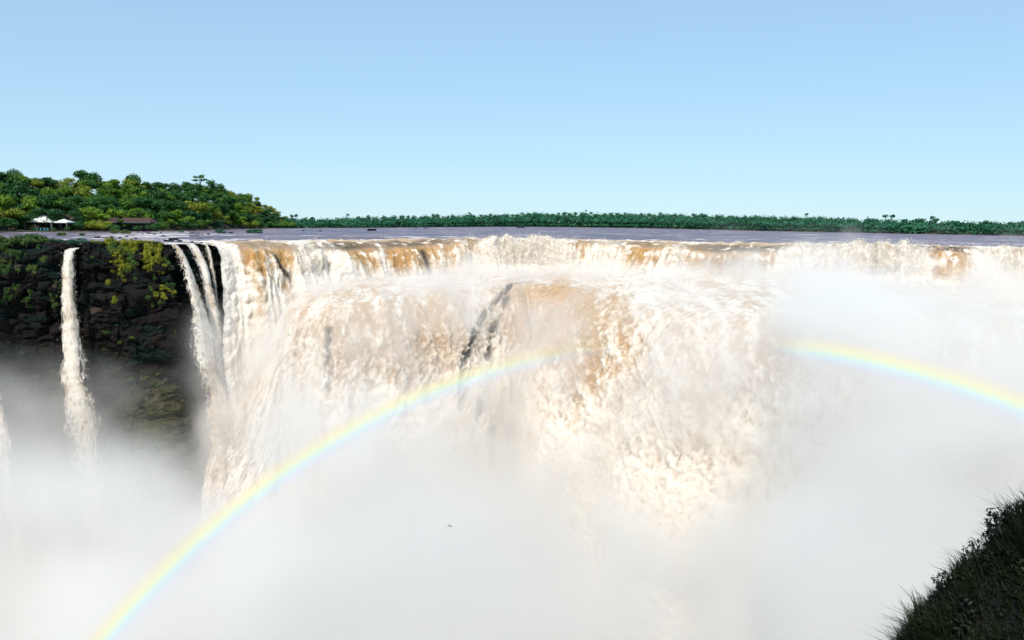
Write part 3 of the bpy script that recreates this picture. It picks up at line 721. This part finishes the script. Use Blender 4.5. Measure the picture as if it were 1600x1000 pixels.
# rocks in the rapids
for i, (px, y, w) in enumerate([(580, 360.5, 3.0), (665, 357, 2.0), (650, 357, 1.2), (150, 371, .9), (162, 372, .7), (172, 371, .9), (186, 372, .8), (196, 370, .8), (222, 366, .8), (232, 365, .9), (240, 366, .7), (255, 369, .8), (270, 375, 1.3), (278, 377, .9), (315, 367, .8), (325, 366, .9), (360, 364, 1.0), (250, 364, .7), (300, 364, .6), (210, 372, .6), (262, 377, 1.2), (500, 361, 1.0), (474, 360, 1.0), (786, 357, 1.5)]):
    D = 5 * F / (y - hor(px)); xy = plan(np.array(px), D)
    o = link('river_rock', BLK[3 * (i % 6) + 2]); o.location = (xy[0], xy[1], 0.05); o.scale = (w * 1.3, w * .8, w * .55); o.rotation_euler = (0, 0, random.uniform(0, 3))
    tag(o, 'largest dark rock alone in mid river' if i == 0 else ('small dark rock breaking the rapids above the left cliff' if px < 420 else 'tiny dark rock far out in the river'), 'rock', 'rocks in the rapids')

# ------------------------------------------------------------------ buildings by the water
M_ROOF = mat_plain('brown_roof', (0.055, 0.032, 0.026), .8, .4, 1.0); M_ROOF2 = mat_plain('reddish_roof', (0.075, 0.038, 0.033), .8, .35, 1.0)
M_WALL = mat_plain('dark_timber', (0.025, 0.028, 0.03), .8, .3, 2.0); M_TENT = mat_plain('white_canvas', (0.82, 0.81, 0.79), .7, .04, 1.0)
M_POST = mat_plain('grey_post', (0.2, 0.2, 0.2), .5, .1, 4.0); M_TURQ = mat_plain('turquoise_paint', (0.04, 0.28, 0.34), .5, .1, 2.0)
M_GLASS = mat_plain('dark_glass', (0.01, 0.014, 0.018), .1, .1, 1.0); M_FASC = mat_plain('teal_gutter', (0.04, 0.13, 0.13), .5, .1, 1.0)
def building(name, label, px0, px1, ytop, yeave, ybase, D, roofm):
    a, b = plan(np.array(px0), D), plan(np.array(px1), D); L_ = float(b[0] - a[0]); mpx = D / F
    g = 0.4; he = 5 + (float(hor(px0)) - yeave) * mpx - g; ht = 5 + (float(hor(px0)) - ytop) * mpx - g; dp = 9.0
    e = empty(name, (float(a[0]), D, g)); tag(e, label, 'building')
    link('wall', mesh_np('wall', *boxes([((L_ / 2, dp / 2 + 1.5, he / 2 - .3), (L_ - 1.2, dp - 2, he + .4))]), M_WALL, False), e)
    V = np.array([(-.8, -.9, he), (L_ + .8, -.9, he), (L_ - 1.2, dp / 2, ht), (1.2, dp / 2, ht), (L_ + .8, dp + 1.2, he), (-.8, dp + 1.2, he)])
    V = np.concatenate([V, V - np.array([0, 0, .18])])
    rf = bpy.data.meshes.new('roof'); rf.from_pydata(V.tolist(), [], [(0, 1, 2, 3), (3, 2, 4, 5), (1, 4, 2), (0, 3, 5), (6, 9, 8, 7), (9, 11, 10, 8), (0, 6, 7, 1), (5, 4, 10, 11), (1, 7, 10, 4), (0, 5, 11, 6)]); rf.materials.append(roofm)
    ro = link('roof', rf, e)
    link('gutter', mesh_np('gutter', *boxes([((L_ / 2, -1.0, he - .12), (L_ + 1.7, .16, .22))]), M_FASC, False), ro)
    n = max(3, int(L_ / 3.2))
    pm = mesh_np('post', *boxes([((0, 0, he / 2 - .2), (.18, .18, he + .2))]), M_WALL, False); wm = mesh_np('window', *boxes([((0, 0, 0), (1.6, .08, he * .4))]), M_GLASS, False)
    for i in range(n + 1):
        o = link('post', pm, e); o.location = (L_ * i / n * .98 + .1, -.4, 0)
        if i < n: o = link('window', wm, e); o.location = (L_ * (i + .5) / n, 2.42, he * .55)
    return e
building('visitor_lodge', 'dark roofed lodge directly behind the white tents', 47, 112, 334.5, 342.5, 358, 352.0, M_ROOF)
building('visitor_lodge', 'long low veranda building with grey brown roof behind pale shrubs', 127, 181, 339.5, 347, 361, 362.0, M_ROOF)
building('visitor_lodge', 'long low veranda building with reddish roof at the water', 182, 233, 340, 347.5, 361, 366.0, M_ROOF2)
def tent(label, px0, px1, ypeak, yeave, ybase, D, pxp):
    mpx = D / F; a = plan(np.array(px0), D); w = (px1 - px0) * mpx; g = 0.5; hy = float(hor(px0))
    he = 5 + (hy - yeave) * mpx - g; hp = 5 + (hy - ypeak) * mpx - g; xp = (pxp - px0) * mpx; dp = min(w, 8.0)
    e = empty('white_tent', (float(a[0]), D, g)); tag(e, label, 'tent', 'white tents on the island bank')
    n = 10; V = []
    for i in range(n + 1):                     # concave canopy drawn up to its peak
        t = i / n; q = (1 - t)
        for (cx, cy_) in ((0, -dp / 2), (w / 2, -dp / 2), (w, -dp / 2), (w, 0), (w, dp / 2), (w / 2, dp / 2), (0, dp / 2), (0, 0)):
            V.append((xp + (cx - xp) * q, cy_ * q, he + (hp - he) * t ** 1.35))
    Fc = [[i * 8 + j, i * 8 + (j + 1) % 8, i * 8 + 8 + (j + 1) % 8, i * 8 + 8 + j] for i in range(n) for j in range(8)]
    c = link('canopy', mesh_np('canopy', np.array(V), np.array(Fc), M_TENT), e)
    link('valance', mesh_np('valance', *boxes([((w / 2, -dp / 2, he - .2), (w, .05, .5)), ((w / 2, dp / 2, he - .2), (w, .05, .5)), ((0, 0, he - .2), (.05, dp - .1, .5)), ((w, 0, he - .2), (.05, dp - .1, .5))]), M_TENT, False), c)
    pm = mesh_np('post', *boxes([((0, 0, he / 2), (.28, .28, he))]), M_POST, False)
    for x in (.2, w - .2):
        for y in (-dp / 2 + .2, dp / 2 - .2): o = link('post', pm, e); o.location = (x, y, 0)
tent('large white peaked tent at the water on the left island', 46, 88, 335.5, 345.5, 360, 342.0, 69)
tent('small low white tent joined to the right of the large one', 87, 111, 342, 346.5, 360, 343.0, 100)
for j, px in enumerate((56, 62, 68, 73)):
    p = plan(np.array(px), 334.0); e = empty('turquoise_chair', (p[0], 334.0, .35)); tag(e, 'turquoise chair below the white tent, %s from the left' % ORD[j], 'chair', 'turquoise chairs below the tent')
    link('seat', mesh_np('seat', *boxes([((0, 0, .42), (.6, .55, .08))]), M_TURQ, False), e); link('backrest', mesh_np('backrest', *boxes([((0, .28, .8), (.6, .07, .7))]), M_TURQ, False), e)
    for x in (-.26, .26):
        for y in (-.22, .22): link('leg', mesh_np('leg', *boxes([((x, y, .19), (.06, .06, .38))]), M_TURQ, False), e)
for px, D, h, k, lab in [(118, 346, 5.2, 0, 'round green tree between the white tents and the veranda building'), (35, 340, 5, 0, 'dark tree hugging the left side of the large white tent'), (150, 352, 5.5, 2, 'pale twiggy tree in front of the grey brown roof'), (163, 352, 5.0, 2, 'second pale twiggy tree in front of the grey brown roof'), (140, 350, 4.6, 2, 'low pale tree left of the twiggy one'), (240, 360, 4.5, 0, 'dark low tree at the right end of the reddish roof'), (52, 331, 1.7, 0, 'low green bush tree under the left eave of the large white tent'), (82, 331, 1.7, 0, 'low green bush tree under the right eave of the large white tent'), (104, 332, 1.9, 0, 'low dark bush tree under the small white tent'), (178, 348, 3.4, 0, 'low dark bush tree between the two veranda roofs'), (215, 350, 2.8, 0, 'low dark bush tree at the veranda of the reddish roof'), (252, 365, 5.0, 1, 'mid green low tree just past the reddish roof')]:
    p = plan(np.array(px), float(D)); tree('bank_tree', lab, (p[0], D, .3), h, 8, k, 'trees among the island buildings', 1.2)

# ------------------------------------------------------------------ grassy hill in the right foreground and the bank the viewer stands on
def hill_z(x, y):
    yr = 10.0 + 0.12 * (x - 6)
    r = 0.92 + 1.15 * (x - 6.7) - 0.05 * np.clip(x - 6.7, 0, None) ** 2
    z = r - np.where(y < yr, 0.55 * (yr - y), 2.4 * (y - yr)) - 0.12 * (y - yr) ** 2 * 0.2
    return z + 0.34 * fbm(x * 0.9, y * 0.9, 0, 4, 120)
gx, gy = np.meshgrid(np.linspace(2.5, 16, 90), np.linspace(6.2, 16, 70), indexing='ij')
P = np.stack([gx, gy, hill_z(gx, gy)], -1)
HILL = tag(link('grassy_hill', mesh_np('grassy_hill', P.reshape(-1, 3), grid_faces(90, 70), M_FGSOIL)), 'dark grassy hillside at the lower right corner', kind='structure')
def blades(n, seed, ln, wd, ya=7.0, yb=12.0):
    r = np.random.default_rng(seed)
    x = r.uniform(4.0, 11, n); y = r.uniform(ya, yb, n); z = hill_z(x, y) - .03
    tuft = fbm(x * 1.7, y * 1.7, 0, 2, 130)
    l = ln * r.uniform(.4, 1.2, n) * (0.55 + 1.3 * np.clip(tuft + .15, 0, 1))
    a = r.uniform(0, 6.28, n); lean = r.uniform(.1, .6, n)
    D_ = np.stack([np.cos(a) * lean - .35, np.sin(a) * lean - .1, np.ones(n)], 1); D_ /= np.linalg.norm(D_, axis=1)[:, None]
    S = np.stack([np.sin(a + 1), np.cos(a + 1), np.zeros(n)], 1) * wd
    B = np.stack([x, y, z], 1); droop = np.stack([np.cos(a) * .3 - .3, np.sin(a) * .3, -.35 * np.ones(n)], 1)
    m = B + D_ * l[:, None] * .55; t = m + (D_ + droop) * l[:, None] * .5
    V = np.stack([B - S, B + S, m + S * .7, m - S * .7, t + S * .12, t - S * .12], 1).reshape(-1, 3)
    i = np.arange(n)[:, None] * 6
    return V, np.concatenate([i + np.array([0, 1, 2, 3]), i + np.array([3, 2, 4, 5])])
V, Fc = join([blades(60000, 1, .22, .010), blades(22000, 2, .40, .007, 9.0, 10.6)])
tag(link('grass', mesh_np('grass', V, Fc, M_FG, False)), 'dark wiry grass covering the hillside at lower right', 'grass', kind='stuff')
lv, lf = leaves(90, [((0, 0, .5), (.34, .34, .34)), ((.15, 0, .8), (.2, .2, .2))], .10, 900, .4, core=False, aspect=.7)
sv, sf_ = join([limb([(0, 0, -.1), (.05, 0, .4), (.15, 0, .85)], [.03, .02, .008], 5), limb([(0, 0, .1), (-.15, .05, .35), (-.28, .08, .55)], [.02, .012, .006], 5)])
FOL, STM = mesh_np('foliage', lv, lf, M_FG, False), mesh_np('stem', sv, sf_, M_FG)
for i in range(120):
    x = random.uniform(4.6, 9.0); y = random.choice([random.uniform(8.0, 10.4), random.uniform(9.3, 10.3)]); s = random.uniform(.14, .34)
    if i == 0: x, y, s = 6.62, 10.0, .5
    e = empty('leafy_weed', (x, y, float(hill_z(np.array(x), np.array(y)))), random.uniform(0, 6.28), s)
    link('stem', STM, e); link('foliage', FOL, e)
    tag(e, 'leafy sprig standing highest on the hill crest at the right edge' if i == 0 else '%s dark leafy weed %s of the near hillside' % ('tiny' if s < .22 else 'small', 'on the upper crest' if y > 9.2 and x > 6 else ('on the lower crest' if y > 9.2 else 'in the grass of the face')), 'weed', 'leafy weeds on the near hillside')
gx, gy = np.meshgrid(np.linspace(-60, 60, 40), np.linspace(-60, 1.5, 24), indexing='ij')
P = np.stack([gx, gy, 3.3 - 60 * sstep(-1.5, 1.5, gy) + .1 * fbm(gx * .3, gy * .3, 0, 3, 140)], -1)
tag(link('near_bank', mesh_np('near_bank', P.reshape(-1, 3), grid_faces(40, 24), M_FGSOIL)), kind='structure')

# ------------------------------------------------------------------ bird
M_BIRD = mat_plain('swift_plumage', (0.03, 0.03, 0.03), .7, .2, 20)
bp = at(np.array(703.), np.array(822.), 52.0)
bird = empty('swift', tuple(bp), 0.5, 1.0); bird.rotation_euler = (0.35, 0.5, 0.6); tag(bird, 'small dark bird gliding in front of the white mist', 'bird')
bod = []
for j, (y, r_) in enumerate([(-.11, .006), (-.08, .018), (-.03, .026), (.03, .024), (.08, .012), (.13, .003)]):
    bod += [(r_ * math.cos(q * 1.0472), y, r_ * .9 * math.sin(q * 1.0472)) for q in range(6)]
fb = [[j * 6 + q, j * 6 + (q + 1) % 6, j * 6 + 6 + (q + 1) % 6, j * 6 + 6 + q] for j in range(5) for q in range(6)]
link('body', mesh_np('body', np.array(bod), np.array(fb), M_BIRD), bird)
for s in (-1, 1):
    wv = np.array([(s * .015, -.05, .01), (s * .10, -.065, .05), (s * .19, -.01, .02), (s * .25, .08, -.03), (s * .17, .03, .02), (s * .09, .0, .045), (s * .015, .03, .01)])
    wv = np.concatenate([wv, wv - [0, 0, .006]])
    me = bpy.data.meshes.new('wing'); me.from_pydata(wv.tolist(), [], [tuple(range(7)), tuple(range(13, 6, -1))] + [(i, i + 7, (i + 1) % 7 + 7, (i + 1) % 7) for i in range(7)]); me.materials.append(M_BIRD)
    link('wing', me, bird)
tv = np.array([(-.01, .10, 0), (.01, .10, 0), (.035, .20, .003), (0, .165, 0), (-.035, .20, .003)]); tv = np.concatenate([tv, tv - [0, 0, .005]])
me = bpy.data.meshes.new('tail'); me.from_pydata(tv.tolist(), [], [(0, 1, 2, 3, 4), (9, 8, 7, 6, 5)] + [(i, i + 5, (i + 1) % 5 + 5, (i + 1) % 5) for i in range(5)]); me.materials.append(M_BIRD); link('tail', me, bird)

# ------------------------------------------------------------------ mist (a voxel volume of drifting spray) and the rainbow in it
def voxel_volume(name, dens, mn, mx, res, mat):
    flat = dens.transpose(2, 1, 0).ravel().astype(np.float32)
    me = bpy.data.meshes.new(name); me.vertices.add(flat.size)
    a = me.attributes.new('dens', 'FLOAT', 'POINT'); a.data.foreach_set('value', flat); me.materials.append(mat)
    o = link(name, me)
    g = bpy.data.node_groups.new(name, 'GeometryNodeTree')
    g.interface.new_socket('Geometry', in_out='INPUT', socket_type='NodeSocketGeometry'); g.interface.new_socket('Geometry', in_out='OUTPUT', socket_type='NodeSocketGeometry')
    n, l = g.nodes, g.links
    gi, go, vc = n.new('NodeGroupInput'), n.new('NodeGroupOutput'), n.new('GeometryNodeVolumeCube')
    vc.inputs['Min'].default_value = mn; vc.inputs['Max'].default_value = mx
    for k, ax in enumerate('XYZ'): vc.inputs['Resolution ' + ax].default_value = int(res[k])
    si = n.new('GeometryNodeSampleIndex'); si.data_type = 'FLOAT'; si.domain = 'POINT'; si.clamp = True
    na = n.new('GeometryNodeInputNamedAttribute'); na.data_type = 'FLOAT'; na.inputs[0].default_value = 'dens'
    l.new(gi.outputs[0], si.inputs['Geometry']); l.new(na.outputs[0], si.inputs['Value'])
    prev = n.new('GeometryNodeInputPosition').outputs[0]
    for op, val in (('SUBTRACT', mn), ('MULTIPLY', (res - 1) / (mx - mn)), ('ADD', (.5, .5, .5)), ('FLOOR', None)):
        v = n.new('ShaderNodeVectorMath'); v.operation = op
        if val is not None: v.inputs[1].default_value = val
        l.new(prev, v.inputs[0]); prev = v.outputs[0]
    dt = n.new('ShaderNodeVectorMath'); dt.operation = 'DOT_PRODUCT'; dt.inputs[1].default_value = (1, res[0], res[0] * res[1]); l.new(prev, dt.inputs[0])
    fi = n.new('FunctionNodeFloatToInt'); l.new(dt.outputs['Value'], fi.inputs[0]); l.new(fi.outputs[0], si.inputs['Index']); l.new(si.outputs[0], vc.inputs['Density'])
    sm = n.new('GeometryNodeSetMaterial'); sm.inputs['Material'].default_value = mat; l.new(vc.outputs[0], sm.inputs[0]); l.new(sm.outputs[0], go.inputs[0])
    o.modifiers.new('voxels', 'NODES').node_group = g
    return o
def mat_mist(name, col, dens, g=0.0, step=2.0):
    m = bpy.data.materials.new(name); m.use_nodes = True; n = m.node_tree.nodes; n.clear()
    pv = n.new('ShaderNodeVolumePrincipled'); mo = n.new('ShaderNodeOutputMaterial')
    pv.inputs['Color'].default_value = (*col, 1); pv.inputs['Density'].default_value = dens; pv.inputs['Anisotropy'].default_value = g
    m.node_tree.links.new(pv.outputs[0], mo.inputs['Volume']); m.cycles.volume_step_rate = step; return m
mn = np.array([-150., 62, -84]); mx = np.array([190., 242, 6]); VS = 2.0
res = ((mx - mn) / VS).astype(int) + 1
X, Y, Z = np.meshgrid(*[np.linspace(mn[i], mx[i], res[i]) for i in range(3)], indexing='ij')
w1 = fbm(X * .018, Y * .018, Z * .018, 3, 200); big = fbm(X * .022 + w1, Y * .022, Z * .028 - w1, 4, 201); fine = fbm(X * .07 + w1, Y * .07, Z * .07, 3, 202)
top = curve([(-150, -18), (-100, -23), (-84, -28), (-70, -29), (-60, -36), (-40, -29), (-20, -27), (0, -32), (12, -42), (30, -43), (40, -24), (50, -8), (66, -3), (80, -2), (110, -2), (190, 0)])(X * 150 / np.clip(Y, 100, 175) + 16 * big + 8 * fine)
soft = curve([(-150, 22), (-60, 22), (-20, 22), (20, 30), (50, 16), (190, 14)])(X)
h = (top + 15 * big + 9 * fine - Z) / soft
dens = np.clip(h, 0, 1) ** 1.3 * np.clip(0.75 + 1.2 * big + .8 * fine, .15, 2) * 0.055
dens *= sstep(62, 92, Y)
front = np.clip((-30 + 7 * big + 3 * fine - Z) / 14, 0, 1) * (1 - sstep(95, 125, Y)) * sstep(62, 80, Y) * sstep(-75, -45, X) * (1 - sstep(35, 60, X))
dens += 0.05 * front * (1 - .6 * np.exp(-((X - 15) / 13) ** 2))
# thin veil all over the drop
dens += (0.0050 * sstep(-8, -34, Z) + 0.010 * sstep(-24, -46, Z)) * np.clip(0.7 + 1.2 * big, 0, 2) * sstep(-75, -50, X * 170 / Y)
# spray thrown up at the foot of the upper step
q = np.interp(np.arctan2(X, Y), np.arctan2(_lip[:, 0], _lip[:, 1]), _tab)
Lq, Nq = lip(q), lnrm(q)
off = (X - Lq[..., 0]) * Nq[..., 0] + (Y - Lq[..., 1]) * Nq[..., 1]
bz = baseZ(q); hz = (Z - bz)
amt = band(q, [(400, 35, .35), (470, 45, .6), (720, 45, .9), (800, 60, 1.0), (880, 60, .7), (1110, 50, .9), (1230, 60, .9), (1330, 80, 1.0), (1440, 50, 1.0), (1560, 70, 1.3), (1700, 80, 1.3)]) + .25
hgt = 2.0 + 4.0 * np.clip(amt, 0, 1.3)
sp = np.exp(-((off - 11) / 9) ** 2) * sstep(1.0, 0.2, (hz - 5 * fine) / hgt) * sstep(-14, -4, hz)
plume = np.clip(.35 + 1.6 * fbm(q * .02, Z * .04, off * .03, 3, 210) + 1.2 * fine, 0, 2.2)
dens += 0.032 * amt * sp * plume * (1 + 1.4 * sstep(1080, 1250, q))
dens += (0.05 + .05 * sstep(-22, -36, Z)) * np.exp(-((q - 324) / 32) ** 2) * sstep(-11, -24, Z) * sstep(150, 160, Y) * np.clip(.7 + 1.5 * fine, 0, 2)
for S_, amp, dy in ((LOWER, .055, -2.0), (LOWER, .055, -4.5), (LOWER, .045, -8.0), (UPPER, .02, -1.5)):
    occ = np.zeros(res)
    I = np.floor((S_ + np.array([0, dy, .5]) - mn) / (mx - mn) * (res - 1) + .5).astype(int)
    ok = ((I >= 0) & (I < res)).all(1) & (S_[:, 2] < -3) & (800 + F * S_[:, 0] / S_[:, 1] > 372); I = I[ok]
    occ[I[:, 0], I[:, 1], I[:, 2]] = 1
    for ax in (0, 1, 2): occ = (np.roll(occ, 1, ax) + 2 * occ + np.roll(occ, -1, ax)) / 4
    dens += amp * occ * np.clip(.7 + 1.8 * fine + .6 * big, 0, 2.5) * 1.6 * (.45 + .65 * sstep(-10, -36, Z))
dens = np.clip(dens, 0, .2)
M_MIST = mat_mist('mist', (.999, .984, .958), 1.0, 0.0, 2.0)
tag(voxel_volume('mist', dens, mn, mx, res, M_MIST), 'billowing white spray filling the gorge below the falls', 'mist', kind='stuff')

# the bow: a ring of tinted spray 42 degrees round the point opposite the sun
def rainbow():
    Ls = 74.0; half = math.radians(41.6)
    ax = Vector(SUNDIR); cen = Vector(CAM.tolist()) + ax * (Ls * math.cos(half)); R0 = Ls * math.sin(half)
    ux = Vector((math.cos(AZ), -math.sin(AZ), 0)); uy = ux.cross(ax); uy.normalize()
    if uy.z < 0: uy = -uy
    uz = ux.cross(uy)
    ob_m = Matrix(((ux.x, uy.x, uz.x, cen.x), (ux.y, uy.y, uz.y, cen.y), (ux.z, uy.z, uz.z, cen.z), (0, 0, 0, 1)))
    # the tube is turned so that its broad side lies along the cone from the viewer's place
    V = []; Fc = []; na, nc = 160, 12
    th0, th1 = math.radians(20), math.radians(176)
    for i in range(na):
        th = th0 + (th1 - th0) * i / (na - 1)
        for j in range(nc):
            q = 2 * math.pi * j / nc
            w = 1.65 * math.cos(q); dpt = 3.0 * math.sin(q)
            r_ = R0 + w * math.cos(half) + dpt * math.sin(half); zz = (-w * math.sin(half) + dpt * math.cos(half)) * math.copysign(1, uz.dot(ax))
            V.append((r_ * math.cos(th), r_ * math.sin(th), zz))
    for i in range(na - 1):
        for j in range(nc): Fc.append((i * nc + j, i * nc + (j + 1) % nc, (i + 1) * nc + (j + 1) % nc, (i + 1) * nc + j))
    Fc.append(tuple(range(nc - 1, -1, -1))); Fc.append(tuple(range((na - 1) * nc, na * nc)))
    me = bpy.data.meshes.new('rainbow'); me.from_pydata(V, [], Fc)
    bm = bmesh.new(); bm.from_mesh(me); bmesh.ops.recalc_face_normals(bm, faces=bm.faces); bm.to_mesh(me); bm.free()
    m = bpy.data.materials.new('rainbow_spray'); m.use_nodes = True; n = m.node_tree.nodes; l = m.node_tree.links; n.clear()
    def mth(op, a, b=None):
        k = n.new('ShaderNodeMath'); k.operation = op
        for i, v in enumerate((a, b)):
            if v is None: continue
            if isinstance(v, (int, float)): k.inputs[i].default_value = v
            else: l.new(v, k.inputs[i])
        return k.outputs[0]
    tc = n.new('ShaderNodeTexCoord').outputs['Object']; sp_ = n.new('ShaderNodeSeparateXYZ'); l.new(tc, sp_.inputs[0])
    x, y, z = sp_.outputs
    rr = mth('SQRT', mth('ADD', mth('MULTIPLY', x, x), mth('MULTIPLY', y, y)))
    sg = math.copysign(1, uz.dot(ax))
    w = mth('SUBTRACT', mth('MULTIPLY', mth('SUBTRACT', rr, R0), math.cos(half)), mth('MULTIPLY', z, math.sin(half) * sg))
    t = mth('ADD', mth('MULTIPLY', w, 1 / 3.3), .5)          # 0 inner edge, 1 outer edge
    cr = n.new('ShaderNodeValToRGB'); l.new(t, cr.inputs[0]); e = cr.color_ramp.elements
    stops = [(.05, (.94, .92, 1)), (.20, (.90, .85, 1)), (.32, (.78, .90, 1)), (.42, (.76, .98, 1)), (.52, (.88, 1, .72)), (.62, (1, .95, .55)), (.76, (1, .84, .52)), (.92, (1, .80, .66))]
    while len(e) < len(stops): e.new(.5)
    for el, (p, c) in zip(e, stops): el.position = p; el.color = (*c, 1)
    dn = n.new('ShaderNodeValToRGB'); l.new(t, dn.inputs[0]); e = dn.color_ramp.elements
    ds = [(.0, 0), (.2, .35), (.40, 1), (.62, 1), (.8, .45), (1, 0)]
    while len(e) < len(ds): e.new(.5)
    for el, (p, c) in zip(e, ds): el.position = p; el.color = (c, c, c, 1)
    ang = mth('MULTIPLY', mth('ARCTAN2', y, x), 1 / math.pi)
    an = n.new('ShaderNodeValToRGB'); l.new(ang, an.inputs[0]); e = an.color_ramp.elements
    as_ = [(.16, 1), (.44, 1), (.478, .0), (.565, .0), (.66, .8), (.8, 1.0)]
    while len(e) < len(as_): e.new(.5)
    for el, (p, c) in zip(e, as_): el.position = p; el.color = (c, c, c, 1)
    pv = n.new('ShaderNodeVolumePrincipled'); mo = n.new('ShaderNodeOutputMaterial'); l.new(pv.outputs[0], mo.inputs['Volume'])
    l.new(cr.outputs[0], pv.inputs['Color']); pv.inputs['Anisotropy'].default_value = -0.55
    l.new(mth('MULTIPLY', mth('MULTIPLY', dn.outputs[0], an.outputs[0]), 0.16), pv.inputs['Density'])
    m.cycles.volume_step_rate = 0.1
    me.materials.append(m)
    o = link('rainbow', me); o.matrix_world = ob_m
    tag(o, 'pale rainbow arching through the white mist in front of the falls', 'rainbow')
    return o
rainbow()
